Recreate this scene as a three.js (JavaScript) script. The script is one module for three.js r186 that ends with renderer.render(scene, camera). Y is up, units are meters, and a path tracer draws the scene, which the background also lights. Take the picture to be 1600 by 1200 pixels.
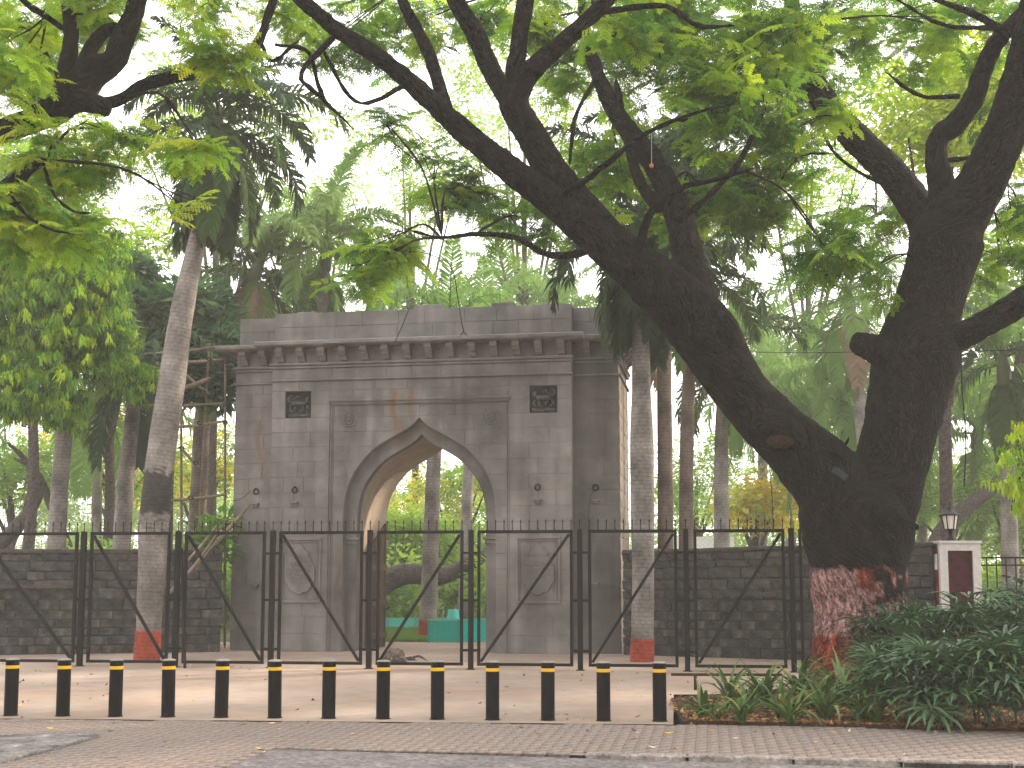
import * as THREE from 'three';
import { mergeGeometries, mergeVertices } from 'three/addons/utils/BufferGeometryUtils.js';
import { ImprovedNoise } from 'three/addons/math/ImprovedNoise.js';

// ------------------------------------------------------------------ camera, sky, sun, exposure
const scene = new THREE.Scene();
const renderer = new THREE.WebGLRenderer({ antialias: true });
renderer.toneMapping = THREE.LinearToneMapping;
renderer.toneMappingExposure = 1.55;
renderer.shadowMap.enabled = true;
renderer.setSize(1024, 768);
const FOCAL = 2000, CENTRE_V = 685, PITCH = Math.atan(220 / 2000), EYE = 1.7;
const camera = new THREE.PerspectiveCamera(2 * Math.atan(600 / FOCAL) * 180 / Math.PI, 4 / 3, 0.1, 600);
camera.position.set(0, EYE, 0);
camera.rotation.x = PITCH;
camera.setViewOffset(1600, 1200, 0, 600 - CENTRE_V, 1600, 1200);
camera.updateProjectionMatrix();

const SUN_DIR = new THREE.Vector3(0.78, 0.46, -0.44).normalize();
const sun = new THREE.DirectionalLight(new THREE.Color(1.0, 0.80, 0.58), 5.0);
sun.position.copy(SUN_DIR).multiplyScalar(90).add(new THREE.Vector3(0, 0, -25));
sun.target.position.set(0, 0, -25);
sun.castShadow = true;
sun.shadow.mapSize.set(4096, 4096);
Object.assign(sun.shadow.camera, { left: -45, right: 45, top: 45, bottom: -45, near: 1, far: 220 });
sun.shadow.radius = 5;
scene.add(sun, sun.target);
{
  const W = 512, H = 256, d = new Float32Array(W * H * 4);
  for (let j = 0; j < H; j++) for (let i = 0; i < W; i++) {
    const el = ((j + 0.5) / H - 0.5) * Math.PI, az = ((i + 0.5) / W - 0.5) * 2 * Math.PI;
    const v = new THREE.Vector3(Math.cos(el) * Math.cos(az), Math.sin(el), Math.cos(el) * Math.sin(az));
    const c = Math.max(0, v.dot(SUN_DIR)), up = Math.max(0, v.y);
    const glow = 0.9 * Math.pow(c, 4) + 1.4 * Math.pow(c, 24);
    const base = 2.35 - 0.35 * up;
    const k = (j * W + i) * 4;
    d[k] = base * 1.0 + glow * 1.08; d[k + 1] = base * 0.975 + glow * 0.98; d[k + 2] = base * (0.955 + 0.08 * up) + glow * 0.86; d[k + 3] = 1;
  }
  const t = new THREE.DataTexture(d, W, H, THREE.RGBAFormat, THREE.FloatType);
  t.mapping = THREE.EquirectangularReflectionMapping; t.magFilter = THREE.LinearFilter; t.minFilter = THREE.LinearFilter; t.needsUpdate = true;
  scene.background = t; scene.environment = t;
}
scene.fog = new THREE.FogExp2(new THREE.Color(1.0, 0.955, 0.84), 0.0018);

// ------------------------------------------------------------------ helpers
const V = (x, y, z) => new THREE.Vector3(x, y, z);
function rngOf(seed) { let a = seed >>> 0; return () => { a = (a + 0x6D2B79F5) | 0; let t = Math.imul(a ^ (a >>> 15), 1 | a); t = (t + Math.imul(t ^ (t >>> 7), 61 | t)) ^ t; return ((t ^ (t >>> 14)) >>> 0) / 4294967296; }; }
const perlin = new ImprovedNoise();
const fbm = (x, y, z, o = 4) => { let s = 0, a = 0.5, f = 1; for (let i = 0; i < o; i++) { s += a * perlin.noise(x * f, y * f, z * f); a *= 0.5; f *= 2.03; } return s; };
function ray(u, v) { const x = (u - 800) / FOCAL, y = -(v - CENTRE_V) / FOCAL, c = Math.cos(PITCH), s = Math.sin(PITCH); return V(x, y * c + s, y * s - c); }
function at(u, v, D) { const d = ray(u, v); return V(0, EYE, 0).addScaledVector(d, D / -d.z); }          // a point of the place at a known distance
function gnd(u, v, h = 0) { const d = ray(u, v); return V(0, EYE, 0).addScaledVector(d, (h - EYE) / d.y); }
const names = {};
function numbered(n) { const k = names[n] = (names[n] ?? -1) + 1; return k ? n + '_' + String(k).padStart(3, '0') : n; }
function tag(o, label, category, group, kind) { if (label) o.userData.label = label; if (category) o.userData.category = category; if (group) o.userData.group = group; if (kind) o.userData.kind = kind; return o; }
function thing(name, label, category, pos = V(0, 0, 0), turn = 0, group) { const g = new THREE.Group(); g.name = numbered(name); g.position.copy(pos); g.rotation.y = turn; scene.add(g); return tag(g, label, category, group); }
function part(name, geo, mat, parent = scene) { const m = new THREE.Mesh(geo, mat); m.name = parent === scene ? numbered(name) : name; m.castShadow = m.receiveShadow = true; parent.add(m); return m; }
function merge(list) { return mergeGeometries(list.map(g => { const n = g.index ? g.toNonIndexed() : g; for (const k of Object.keys(n.attributes)) if (!['position', 'normal', 'uv', 'color'].includes(k)) n.deleteAttribute(k); return n; })); }
function boxUV(g, s = 1, ox = 0, oy = 0) {
  if (g.index) g = g.toNonIndexed();
  const p = g.attributes.position, n = g.attributes.normal, uv = new Float32Array(p.count * 2);
  for (let i = 0; i < p.count; i++) {
    const ax = Math.abs(n.getX(i)), ay = Math.abs(n.getY(i)), az = Math.abs(n.getZ(i));
    let a, b; if (az >= ax && az >= ay) { a = p.getX(i); b = p.getY(i); } else if (ax >= ay) { a = p.getZ(i); b = p.getY(i); } else { a = p.getX(i); b = p.getZ(i); }
    uv[2 * i] = (a + ox) * s; uv[2 * i + 1] = (b + oy) * s;
  }
  g.setAttribute('uv', new THREE.BufferAttribute(uv, 2)); return g;
}
function box(w, h, d, x = 0, y = 0, z = 0, s = 1) { const g = new THREE.BoxGeometry(w, h, d); g.translate(x, y, z); return boxUV(g, s); }
// a chamfered block with slightly uneven corners: 44 triangles
function block(w, h, d, c = 0.01, jit = 0, rnd = () => 0.5) {
  const pos = [], nor = [], hx = w / 2, hy = h / 2, hz = d / 2;
  const off = {}; const J = (a, b, e) => off[[a, b, e]] ??= [(rnd() - 0.5) * jit, (rnd() - 0.5) * jit, (rnd() - 0.5) * jit];
  const vert = (sx, sy, sz, ax) => { const o = J(sx, sy, sz); return V(sx * (hx - (ax === 0 ? 0 : c)) + o[0], sy * (hy - (ax === 1 ? 0 : c)) + o[1], sz * (hz - (ax === 2 ? 0 : c)) + o[2]); };
  const tri = (a, b, e) => { const n = V().subVectors(b, a).cross(V().subVectors(e, a)); const m = V().addVectors(a, b).add(e); if (n.dot(m) < 0) { [b, e] = [e, b]; n.negate(); } n.normalize(); for (const q of [a, b, e]) { pos.push(q.x, q.y, q.z); nor.push(n.x, n.y, n.z); } };
  const quad = (a, b, e, f) => { tri(a, b, e); tri(a, e, f); };
  for (const s of [-1, 1]) { quad(vert(s, -1, -1, 0), vert(s, 1, -1, 0), vert(s, 1, 1, 0), vert(s, -1, 1, 0)); quad(vert(-1, s, -1, 1), vert(1, s, -1, 1), vert(1, s, 1, 1), vert(-1, s, 1, 1)); quad(vert(-1, -1, s, 2), vert(1, -1, s, 2), vert(1, 1, s, 2), vert(-1, 1, s, 2)); }
  for (const a of [-1, 1]) for (const b of [-1, 1]) {
    quad(vert(a, b, -1, 0), vert(a, b, 1, 0), vert(a, b, 1, 1), vert(a, b, -1, 1));
    quad(vert(a, -1, b, 0), vert(a, 1, b, 0), vert(a, 1, b, 2), vert(a, -1, b, 2));
    quad(vert(-1, a, b, 1), vert(1, a, b, 1), vert(1, a, b, 2), vert(-1, a, b, 2));
    for (const e of [-1, 1]) tri(vert(a, b, e, 0), vert(a, b, e, 1), vert(a, b, e, 2));
  }
  const g = new THREE.BufferGeometry(); g.setAttribute('position', new THREE.Float32BufferAttribute(pos, 3)); g.setAttribute('normal', new THREE.Float32BufferAttribute(nor, 3)); return boxUV(g);
}
function bar(a, b, w, h = w, sides = 0, s = 1) {       // a straight square (or round) bar between two points
  const L = a.distanceTo(b), g = sides ? new THREE.CylinderGeometry(w / 2, h / 2, L, sides, 1) : new THREE.BoxGeometry(w, L, h);
  g.applyQuaternion(new THREE.Quaternion().setFromUnitVectors(V(0, 1, 0), V().subVectors(b, a).normalize()));
  g.translate((a.x + b.x) / 2, (a.y + b.y) / 2, (a.z + b.z) / 2); return g.index ? g.toNonIndexed() : g;
}
// a branch or trunk: rings along a smooth curve, uneven like bark; uv in metres
function limb(pts, radii, o = {}) {
  const { radial = 12, step = 0.2, noise = 0, freq = 2, fine = 0, color = null, ringy = 0, flare = null } = o;
  const curve = new THREE.CatmullRomCurve3(pts, false, 'centripetal'), n = pts.length - 1;
  const len = curve.getLength(), N = Math.max(4, Math.ceil(len / step));
  const pos = [], uv = [], idx = [], col = []; let prevT = null, nx = null, dist = 0, last = null;
  for (let i = 0; i <= N; i++) {
    const t = i / N, p = curve.getPoint(t), T = curve.getTangent(t).normalize();
    if (!prevT) { nx = Math.abs(T.y) < 0.9 ? V(0, 1, 0).cross(T).normalize() : V(1, 0, 0).cross(T).cross(T).negate().normalize(); nx.addScaledVector(T, -nx.dot(T)).normalize(); }
    else { nx.applyQuaternion(new THREE.Quaternion().setFromUnitVectors(prevT, T)); nx.addScaledVector(T, -nx.dot(T)).normalize(); }
    prevT = T.clone(); const by = V().crossVectors(T, nx);
    if (last) dist += p.distanceTo(last); last = p.clone();
    const f = t * n, k = Math.min(n - 1, Math.floor(f)), e = f - k, s = e * e * (3 - 2 * e);
    let r = radii[k] * (1 - s) + radii[k + 1] * s;
    if (ringy) r *= 1 + ringy * Math.max(0, Math.sin(dist * 2 * Math.PI / 0.16)) ** 6;
    for (let j = 0; j <= radial; j++) {
      const a = j / radial * 2 * Math.PI, dir = V().addScaledVector(nx, Math.cos(a)).addScaledVector(by, Math.sin(a));
      let rr = r; const q = V().copy(p).addScaledVector(dir, r);
      if (noise) rr *= 1 + noise * 2 * fbm(q.x * freq, q.y * freq, q.z * freq, 3);
      if (fine) rr += fine * 2 * fbm(q.x * 11 + 7, q.y * 6, q.z * 11, 3);
      if (flare) rr *= flare(q, a);
      if (i === 0 && o.capStart || i === N) rr *= 0.02;
      q.copy(p).addScaledVector(dir, rr); pos.push(q.x, q.y, q.z); uv.push(a * r, dist);
      if (color) col.push(...color(q, a, t));
    }
    if (i === N - 1 && o.blunt) { /* the last ring closes the end as a flat cut */ }
  }
  const R = radial + 1;
  for (let i = 0; i < N; i++) for (let j = 0; j < radial; j++) { const a = i * R + j; idx.push(a, a + R, a + 1, a + 1, a + R, a + R + 1); }
  const g = new THREE.BufferGeometry(); g.setAttribute('position', new THREE.Float32BufferAttribute(pos, 3)); g.setAttribute('uv', new THREE.Float32BufferAttribute(uv, 2));
  if (color) g.setAttribute('color', new THREE.Float32BufferAttribute(col, 3));
  g.setIndex(idx); g.computeVertexNormals(); const N3 = g.attributes.normal;
  for (let i = 0; i <= N; i++) { const a = i * R, b = a + radial, m = V(N3.getX(a) + N3.getX(b), N3.getY(a) + N3.getY(b), N3.getZ(a) + N3.getZ(b)).normalize(); N3.setXYZ(a, m.x, m.y, m.z); N3.setXYZ(b, m.x, m.y, m.z); }
  return g;
}
// polylines measured on the photograph, [u, v, width, distance], turned into points and radii in metres
function poly(list) { return [list.map(q => at(q[0], q[1], q[3])), list.map(q => q[2] / 2 / FOCAL * q[3])]; }

// ------------------------------------------------------------------ textures (colour grain and fine relief only)
function lattice(size, per, seed) { const r = rngOf(seed), a = new Float32Array(per * per); for (let i = 0; i < a.length; i++) a[i] = r(); return (x, y) => { const fx = x / size * per, fy = y / size * per, x0 = Math.floor(fx), y0 = Math.floor(fy); let u = fx - x0, v = fy - y0; u = u * u * (3 - 2 * u); v = v * v * (3 - 2 * v); const A = (i, j) => a[((j % per + per) % per) * per + (i % per + per) % per]; return (A(x0, y0) * (1 - u) + A(x0 + 1, y0) * u) * (1 - v) + (A(x0, y0 + 1) * (1 - u) + A(x0 + 1, y0 + 1) * u) * v; }; }
function octaves(size, p0, n, seed, gain = 0.55) { const L = []; for (let i = 0; i < n; i++) L.push(lattice(size, p0 << i, seed + i * 17)); return (x, y) => { let s = 0, a = 1, t = 0; for (const l of L) { s += l(x, y) * a; t += a; a *= gain; } return s / t; }; }
function tex(w, h, f, srgb = true) { const d = new Uint8Array(w * h * 4); for (let j = 0; j < h; j++) for (let i = 0; i < w; i++) { const c = f(i, j), k = (j * w + i) * 4; for (let m = 0; m < 3; m++) d[k + m] = Math.max(0, Math.min(255, Math.round(c[m] * 255))); d[k + 3] = 255; } const t = new THREE.DataTexture(d, w, h); t.wrapS = t.wrapT = THREE.RepeatWrapping; t.magFilter = THREE.LinearFilter; t.minFilter = THREE.LinearMipmapLinearFilter; t.generateMipmaps = true; if (srgb) t.colorSpace = THREE.SRGBColorSpace; t.needsUpdate = true; return t; }
const rep = (t, x, y = x) => { const c = t.clone(); c.repeat.set(x, y); c.needsUpdate = true; return c; };
const oA = octaves(512, 4, 7, 11), oB = octaves(512, 8, 6, 41), oC = octaves(512, 32, 4, 91), oD = octaves(512, 3, 3, 131);
const grainMap = tex(512, 512, (i, j) => { const v = 0.62 + 0.36 * (oA(i, j) - 0.5) * 2 + 0.34 * (oC(i, j) - 0.5); const w = 0.05 * (oB(i, j) - 0.5); return [v + w, v, v - w]; });
const grainBump = tex(512, 512, (i, j) => { const v = 0.5 + 0.7 * (oB(i, j) - 0.5) + 0.6 * (oC(i, j) - 0.5); return [v, v, v]; }, false);
const barkN = octaves(512, 8, 5, 211);
const oE = octaves(512, 64, 3, 171);
const barkCrack = (i, j) => { const w = barkN(i, j) * 60; const a = barkN((i * 2 + w) % 512, j), b = barkN((i + 200) % 512, (j * 2 + w) % 512); return Math.min(1, Math.abs(a - 0.5) * 5) * 0.7 + 0.3 * Math.min(1, Math.abs(b - 0.5) * 6); };
const barkBump = tex(512, 512, (i, j) => { const v = barkCrack(i, j) * 0.6 + 0.5 * oC(i, j) + 0.25 * (oE(i, j) - 0.5); return [v, v, v]; }, false);
const barkMap = tex(512, 512, (i, j) => { const k = barkCrack(i, j), f = Math.max(0, oE(i, j) - 0.66) * 4; const v = 0.34 + 0.32 * k + 0.5 * (oC(i, j) - 0.5); return [v + f * 0.6, v * 0.98 + f * 0.5, v * 0.98 + f * 0.42]; });
const ringMap = tex(256, 512, (i, j) => { const y = j + 10 * (oA(i * 2, j) - 0.5); const r = Math.pow(Math.max(0, Math.cos(y / 512 * 2 * Math.PI * 22)), 6) * (0.5 + oB(i * 2, j)); const v = 0.76 - 0.13 * r + 0.62 * (oA(i * 2, j) - 0.5) + 0.25 * (oC(i * 2, j) - 0.5); return [v, v, v * 0.98]; });
const roughN = octaves(512, 16, 5, 301);
const asphaltMap = tex(512, 512, (i, j) => { const v = 0.62 + 0.22 * (oA(i, j) - 0.5) + 0.45 * (oC(i, j) - 0.5); return [v, v * 0.985, v]; });
const M = {};
const std = (color, o = {}) => new THREE.MeshPhysicalMaterial({ color: new THREE.Color().setRGB(...color), roughness: 0.9, specularIntensity: 0.25, ...o });   // dry, dusty surfaces
const leafMat = (color, t = 0.5, o = {}) => new THREE.MeshPhysicalMaterial({ color: new THREE.Color().setRGB(...color), roughness: 1, specularIntensity: 0.25, transmission: t, thickness: 0, side: THREE.DoubleSide, ...o });

// ------------------------------------------------------------------ ground, paving, road
M.soil = std([0.313, 0.231, 0.156], { map: rep(grainMap, 0.35), bumpMap: rep(grainBump, 0.7), bumpScale: 0.03 });
M.court = std([0.545, 0.415, 0.325], { map: rep(tex(512, 512, (i, j) => { const v = 0.80 + 0.26 * (oD(i, j) - 0.5) + 0.22 * (oA(i, j) - 0.5) + 0.10 * (oC(i, j) - 0.5), w = 0.05 * (oB(i, j) - 0.5); return [v + w, v, v - w]; }), 0.16), bumpMap: rep(grainBump, 0.9), bumpScale: 0.006 });
M.asphalt = std([0.420, 0.385, 0.367], { map: rep(asphaltMap, 0.8), bumpMap: rep(grainBump, 2), bumpScale: 0.008 });
M.mortar = std([0.216, 0.180, 0.153]);
M.paver = std([0.504, 0.403, 0.347], { map: rep(grainMap, 1.3), bumpMap: rep(grainBump, 3), bumpScale: 0.003 });
M.paverB = std([0.536, 0.422, 0.355], { map: rep(grainMap, 1.1), bumpMap: rep(grainBump, 3), bumpScale: 0.003 });
M.paverC = std([0.490, 0.408, 0.364], { map: rep(grainMap, 1.7), bumpMap: rep(grainBump, 3), bumpScale: 0.003 });
function sheet(pts, hole) {       // a flat sheet through points given as [x, y, z]
  const sh = new THREE.Shape(pts.map(p => new THREE.Vector2(p[0], -p[2]))); const g = new THREE.ShapeGeometry(sh), p = g.attributes.position;
  const uv = []; for (let i = 0; i < p.count; i++) { const x = p.getX(i), z = -p.getY(i); let best = pts[0], bd = 1e9; for (const q of pts) { const dd = (q[0] - x) ** 2 + (q[2] - z) ** 2; if (dd < bd) { bd = dd; best = q; } } p.setXYZ(i, x, best[1], z); uv.push(x, z); }
  g.setAttribute('uv', new THREE.Float32BufferAttribute(uv, 2)); g.computeVertexNormals(); return g;
}
tag(part('ground', sheet([[-130, -0.18, 25], [130, -0.18, 25], [130, -0.18, -210], [-130, -0.18, -210]]), M.soil), 'brown earth ground under the garden and road', 'ground', null, 'structure');
const zBack = x => x < 1.9 ? -15.34 + 0.08 * (x - 1.78) : -15.44 + 0.207 * (x - 2.01);
const E1 = V(0.9885, 0, 0.1512), E2 = V(0.1512, 0, -0.9885), R0 = gnd(430, 1168);
tag(part('forecourt', sheet([[-17, 0, zBack(-17) - 0.02], [1.9, 0, zBack(1.89) - 0.02], [2.4, 0, -19.3], [12, 0, -19.3], [13, 0, -24.6], [6.2, 0, -35.2], [-17, 0, -35.2]]), M.court), 'dusty pinkish paved forecourt between bollards and archway', 'forecourt', null, 'structure');
{
  const a = R0.clone().addScaledVector(E1, -16), b = R0.clone().addScaledVector(E1, 16);
  tag(part('road', sheet([[a.x, -0.015, a.z], [R0.x, -0.016, R0.z], [b.x, -0.14, b.z], [b.x + 1, -0.14, 24], [-16, -0.03, 24]]), M.asphalt), 'grey worn asphalt road along the paved footway', 'road', null, 'structure');
  const pav = part('pavement', sheet([[-17, -0.012, zBack(-17) - 0.01], [-17, -0.012, -8], [-3.1, -0.012, -8], [R0.x - 0.1, -0.012, R0.z], [b.x, -0.012, b.z - 0.01], [b.x, -0.012, zBack(b.x) - 0.01], [1.9, -0.012, zBack(1.89) - 0.01]]), M.mortar);
  tag(pav, 'footway of small rectangular pinkish pavers in front of bollards', 'pavement', null, 'structure');
  const r = rngOf(5), geos = [0, 1, 2].map(() => { const g = block(0.235, 0.05, 0.113, 0.006, 0.003, r); g.translate(0, -0.025, 0); return g; }), mats = [M.paver, M.paverB, M.paverC];
  const cells = [];
  for (let j = -26; j < 48; j++) for (let i = -62; i < 44; i++) {
    const s = (i + (j & 1) * 0.5) * 0.241, t = (j + 0.5) * 0.119, p = R0.clone().addScaledVector(E1, s).addScaledVector(E2, t);
    if (p.z > -8.3 || p.z < zBack(p.x) + 0.03 || (t < 0.14 && s > 3.0) || (t < 0.02 && s > -0.1) || (t < 0 && s > -0.12)) continue;
    const d = V(p.x, -EYE, p.z), dep = -d.z * Math.cos(PITCH) + d.y * Math.sin(PITCH), u = 800 + FOCAL * d.x / dep;
    if (p.z > -11.6) { if (r() < 1) continue; }
    cells.push({ p, u, seen: u > -10 && u < 1610 && p.z < -11.75, k: Math.floor(r() * 3), y: (r() - 0.5) * 0.006, g: Math.floor(r() * 3) });
  }
  cells.sort((a2, b2) => (b2.seen - a2.seen) || (b2.p.z - a2.p.z));
  const turn = Math.atan2(-E1.z, E1.x), rest = new Map();
  cells.forEach((c, n) => {
    if (n < 300) { const m = part('paver', geos[c.g], mats[c.k], pav); m.position.set(c.p.x, c.y, c.p.z); m.rotation.y = turn; m.rotation.z = (r() - 0.5) * 0.02; }
    else { if (!rest.has(c.k)) rest.set(c.k, []); rest.get(c.k).push(c); }
  });
  for (const [k, list] of rest) {
    const im = new THREE.InstancedMesh(geos[k], mats[k], list.length); im.name = 'paver_field'; im.receiveShadow = true; im.userData.kind = 'stuff';
    const o = new THREE.Object3D(); list.forEach((c, n) => { o.position.set(c.p.x, c.y, c.p.z); o.rotation.set(0, turn, (r() - 0.5) * 0.02); o.updateMatrix(); im.setMatrixAt(n, o.matrix); }); pav.add(im);
  }
  M.kerbPale = std([0.578, 0.508, 0.451], { map: rep(grainMap, 1.2), bumpMap: rep(grainBump, 2), bumpScale: 0.01 });
  M.kerbDark = std([0.10, 0.09, 0.09], { map: rep(grainMap, 1.2), bumpMap: rep(grainBump, 2), bumpScale: 0.01 });
  const kerb = thing('kerb', 'low kerb of long pale and dark faced stones beside the asphalt', 'kerb'); kerb.userData.kind = 'structure';
  for (let i = 0; i < 9; i++) { const L = 0.98, s = 3.15 + i * 1.0, p = R0.clone().addScaledVector(E1, s + 0.5).addScaledVector(E2, 0.055); const m = part('kerb_stone', block(L, 0.22, 0.13, 0.014, 0.012, r), M.kerbPale, kerb); m.position.set(p.x, -0.105 + 0.004 * (i % 2), p.z); m.rotation.y = turn; if (i > 2) { const f = part('dark_face', box(L - 0.03, 0.09, 0.006, 0, 0.035, 0.066), M.kerbDark, m); } }  // dark plate on the front face of the later stones
  // rough concrete patch at the near corner of the footway
  M.concrete = std([0.485, 0.440, 0.419], { map: rep(grainMap, 1.2), bumpMap: rep(grainBump, 1.6), bumpScale: 0.03 });
  const q = [gnd(-120, 1150), gnd(158, 1152), gnd(70, 1176), gnd(-120, 1222)], sh = new THREE.Shape(); 
  q.forEach((p, i) => { const nx = q[(i + 1) % 4]; for (let k = 0; k < 8; k++) { const x = p.x + (nx.x - p.x) * k / 8 + (r() - 0.5) * 0.05, z = p.z + (nx.z - p.z) * k / 8 + (r() - 0.5) * 0.05; i + k ? sh.lineTo(x, -z) : sh.moveTo(x, -z); } });
  let g = new THREE.ExtrudeGeometry(sh, { depth: 0.045, bevelSize: 0.01, bevelThickness: 0.01, bevelSegments: 1 }); g.rotateX(-Math.PI / 2); g.translate(0, -0.02, 0);
  tag(part('concrete_patch', boxUV(g), M.concrete), 'rough grey concrete patch at the footway corner', 'concrete patch', null, 'structure');
}
// ------------------------------------------------------------------ the stone archway
const TH = 9.5 * Math.PI / 180, GATE_AT = gnd(651, 1020);
const gate = thing('stone_archway', 'large weathered grey stone gateway with pointed ogee arch', 'archway', GATE_AT, -TH);
// stains of rust, lime and lichen where the photograph shows them, painted over the whole front (9.6 m by 8.5 m)
const facadeMap = (() => {
  const W = 1024, H = 1024, n1 = octaves(1024, 6, 7, 401), n2 = octaves(1024, 20, 5, 431), st = lattice(1024, 70, 451), st2 = lattice(1024, 23, 452);
  const r = rngOf(77), streaks = []; for (let i = 0; i < 46; i++) streaks.push({ x: (r() - 0.5) * 9.4, y: 2 + r() * 5.5, l: 0.6 + r() * 2.6, w: 0.03 + r() * 0.09, a: (r() - 0.4) * 0.24 });
  const rust = [[-0.62, 6.25, 1.1, 0.075, 1], [-0.22, 6.3, 1.0, 0.06, 0.9], [-0.5, 5.55, 0.8, 0.13, 0.55], [-4.1, 5.6, 1.2, 0.07, 0.7], [-1.95, 2.55, 1.6, 0.06, 0.5], [-3.95, 4.9, 1.1, 0.10, 0.25]];
  return tex(W, H, (i, j) => {
    const x = (i / W - 0.5) * 9.6, y = j / H * 8.5; let v = 0.73 + 0.32 * (n1(i, j) - 0.5) + 0.28 * (n2(i, j) - 0.5);
    let c = [v * 1.0, v * 0.985, v * 0.985]; const sv = (st(i, j * 0.06) - 0.5) * 0.10 + (st2(i, j * 0.05 + 300) - 0.5) * 0.10; c = c.map(q => q + sv);
    const pur = (n1((i + 400) % 1024, (j + 210) % 1024) - 0.5); c[0] += pur * 0.03; c[2] += pur * 0.02;
    for (const s of streaks) { const dx = (x - s.x + 0.06 * Math.sin(y * 5 + s.x * 9)) / s.w, dy = s.y - y; if (dy > 0 && dy < s.l && Math.abs(dx) < 2.5) { const k = Math.exp(-dx * dx) * Math.min(1, dy * 6) * (1 - dy / s.l) * (0.5 + n2(i, j)); c[0] += s.a * k; c[1] += s.a * k * 1.02; c[2] += s.a * k * 0.95; } }
    for (const s of rust) { const dx = (x - s[0] + 0.03 * Math.sin(y * 9)) / s[3], dy = s[1] - y; if (dy > 0 && dy < s[2] && Math.abs(dx) < 2.5) { const k = Math.min(1, Math.exp(-dx * dx) * Math.min(1, dy * 8) * Math.min(1, (s[2] - dy) * 2) * (0.35 + 1.3 * n2(i, j)) * s[4] * 0.5); c[0] += (0.74 - c[0]) * k; c[1] += (0.46 - c[1]) * k; c[2] += (0.24 - c[2]) * k; } }
    return c;
  });
})();
facadeMap.wrapS = facadeMap.wrapT = THREE.RepeatWrapping;
const stoneBump = rep(grainBump, 6);
const stone = [[0.308, 0.294, 0.277], [0.317, 0.299, 0.282], [0.296, 0.283, 0.271], [0.323, 0.308, 0.288], [0.289, 0.274, 0.261], [0.309, 0.288, 0.271]].map(c => std(c, { map: facadeMap, bumpMap: stoneBump, bumpScale: 0.008, roughness: 0.95 }));
M.stone = stone[0];
M.joint = std([0.340, 0.310, 0.300], { map: facadeMap });
M.tanLining = std([0.45, 0.37, 0.30], { map: rep(tex(256, 256, (i, j) => { const v = 0.88 + 0.14 * (oB(i * 2, j * 2) - 0.5) + 0.12 * (oC(i * 2, j * 2) - 0.5); return [v, v, v]; }), 0.4), bumpMap: rep(grainBump, 0.8), bumpScale: 0.006 });  // tone of the passage lining, paler and warmer than the outer stone
const fUV = g => { g = boxUV(g); const u = g.attributes.uv; for (let i = 0; i < u.count; i++) u.setXY(i, u.getX(i) / 9.6 + 0.5, u.getY(i) / 8.5); return g; };
const arcPts = [[3.0, 1.84], [3.3, 1.84], [3.6, 1.81], [3.94, 1.73], [4.22, 1.6], [4.5, 1.4], [4.77, 1.14], [4.96, 0.86], [5.11, 0.57], [5.26, 0.29], [5.36, 0.15], [5.52, 0]];
function wOut(y) { if (y <= 3.0) return 1.84; if (y >= 5.52) return 0; for (let i = 0; i < arcPts.length - 1; i++) { const [y0, w0] = arcPts[i], [y1, w1] = arcPts[i + 1]; if (y <= y1) return w0 + (w1 - w0) * (y - y0) / (y1 - y0); } return 0; }
const wIn = y => wOut(2.6 + (y - 2.6) / 0.873) * 0.853;           // the inner order, apex at 5.15 m
const apexIn = 2.6 + (5.52 - 2.6) * 0.873;
function archPath(P, w, apex, grow = 0) { P.moveTo(w(0) + grow, -0.02); const n = 44; for (let i = 1; i <= n; i++) { const y = i / n * apex * (1 - 0) ; P.lineTo(i === n ? 0 : w(y) + grow, i === n ? apex + grow * 1.2 : y); } for (let i = n - 1; i >= 0; i--) { const y = i / n * apex; P.lineTo(-w(y) - grow, i ? y : -0.02); } P.closePath(); return P; }
function slabWith(x0, x1, y0, y1, z0, z1, hole) {
  const s = new THREE.Shape();
  if (hole) { s.moveTo(hole.w(0) + (hole.grow || 0), y0); s.lineTo(x1, y0); s.lineTo(x1, y1); s.lineTo(x0, y1); s.lineTo(x0, y0); s.lineTo(-hole.w(0) - (hole.grow || 0), y0); const n = 44, g = hole.grow || 0; for (let i = 0; i <= 2 * n; i++) { const k = i <= n ? i : 2 * n - i, sg = i <= n ? -1 : 1, y = k / n * hole.apex; s.lineTo(sg * (k === n ? 0 : hole.w(y) + g), k === 0 ? y0 + 0.001 : y + (k === n ? g * 1.2 : 0)); } s.closePath(); }
  else { s.moveTo(x0, y0); s.lineTo(x1, y0); s.lineTo(x1, y1); s.lineTo(x0, y1); s.closePath(); }
  const g = new THREE.ExtrudeGeometry(s, { depth: z1 - z0, bevelEnabled: false }); g.translate(0, 0, z0); return fUV(g);
}
const OUT = { w: wOut, apex: 5.52 }, INN = { w: wIn, apex: apexIn, grow: 0.03 };
part('core', merge([slabWith(-3.64, 3.64, -0.1, 7.26, -3.0, -0.6, INN), slabWith(-4.70, -3.63, -0.1, 7.24, -3.02, -0.375), slabWith(3.63, 4.70, -0.1, 7.24, -3.02, -0.375)]), M.joint, gate);
part('backing', merge([...[-1, 1].flatMap(k => [[2.19, 2.662, -0.1, 6.9], [3.318, 3.64, -0.1, 6.9], [2.662, 3.318, -0.1, 5.562], [2.662, 3.318, 6.208, 6.9]].map(q => slabWith(...(k < 0 ? [-q[1], -q[0]] : [q[0], q[1]]), q[2], q[3], -0.602, -0.012))), slabWith(-2.19, 2.19, 5.9, 6.9, -0.602, -0.012), slabWith(-2.191, 2.191, -0.1, 5.901, -0.352, -0.094, OUT), slabWith(-3.64, 3.64, 6.9, 7.26, -0.602, -0.02)]), M.joint, gate);
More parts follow.
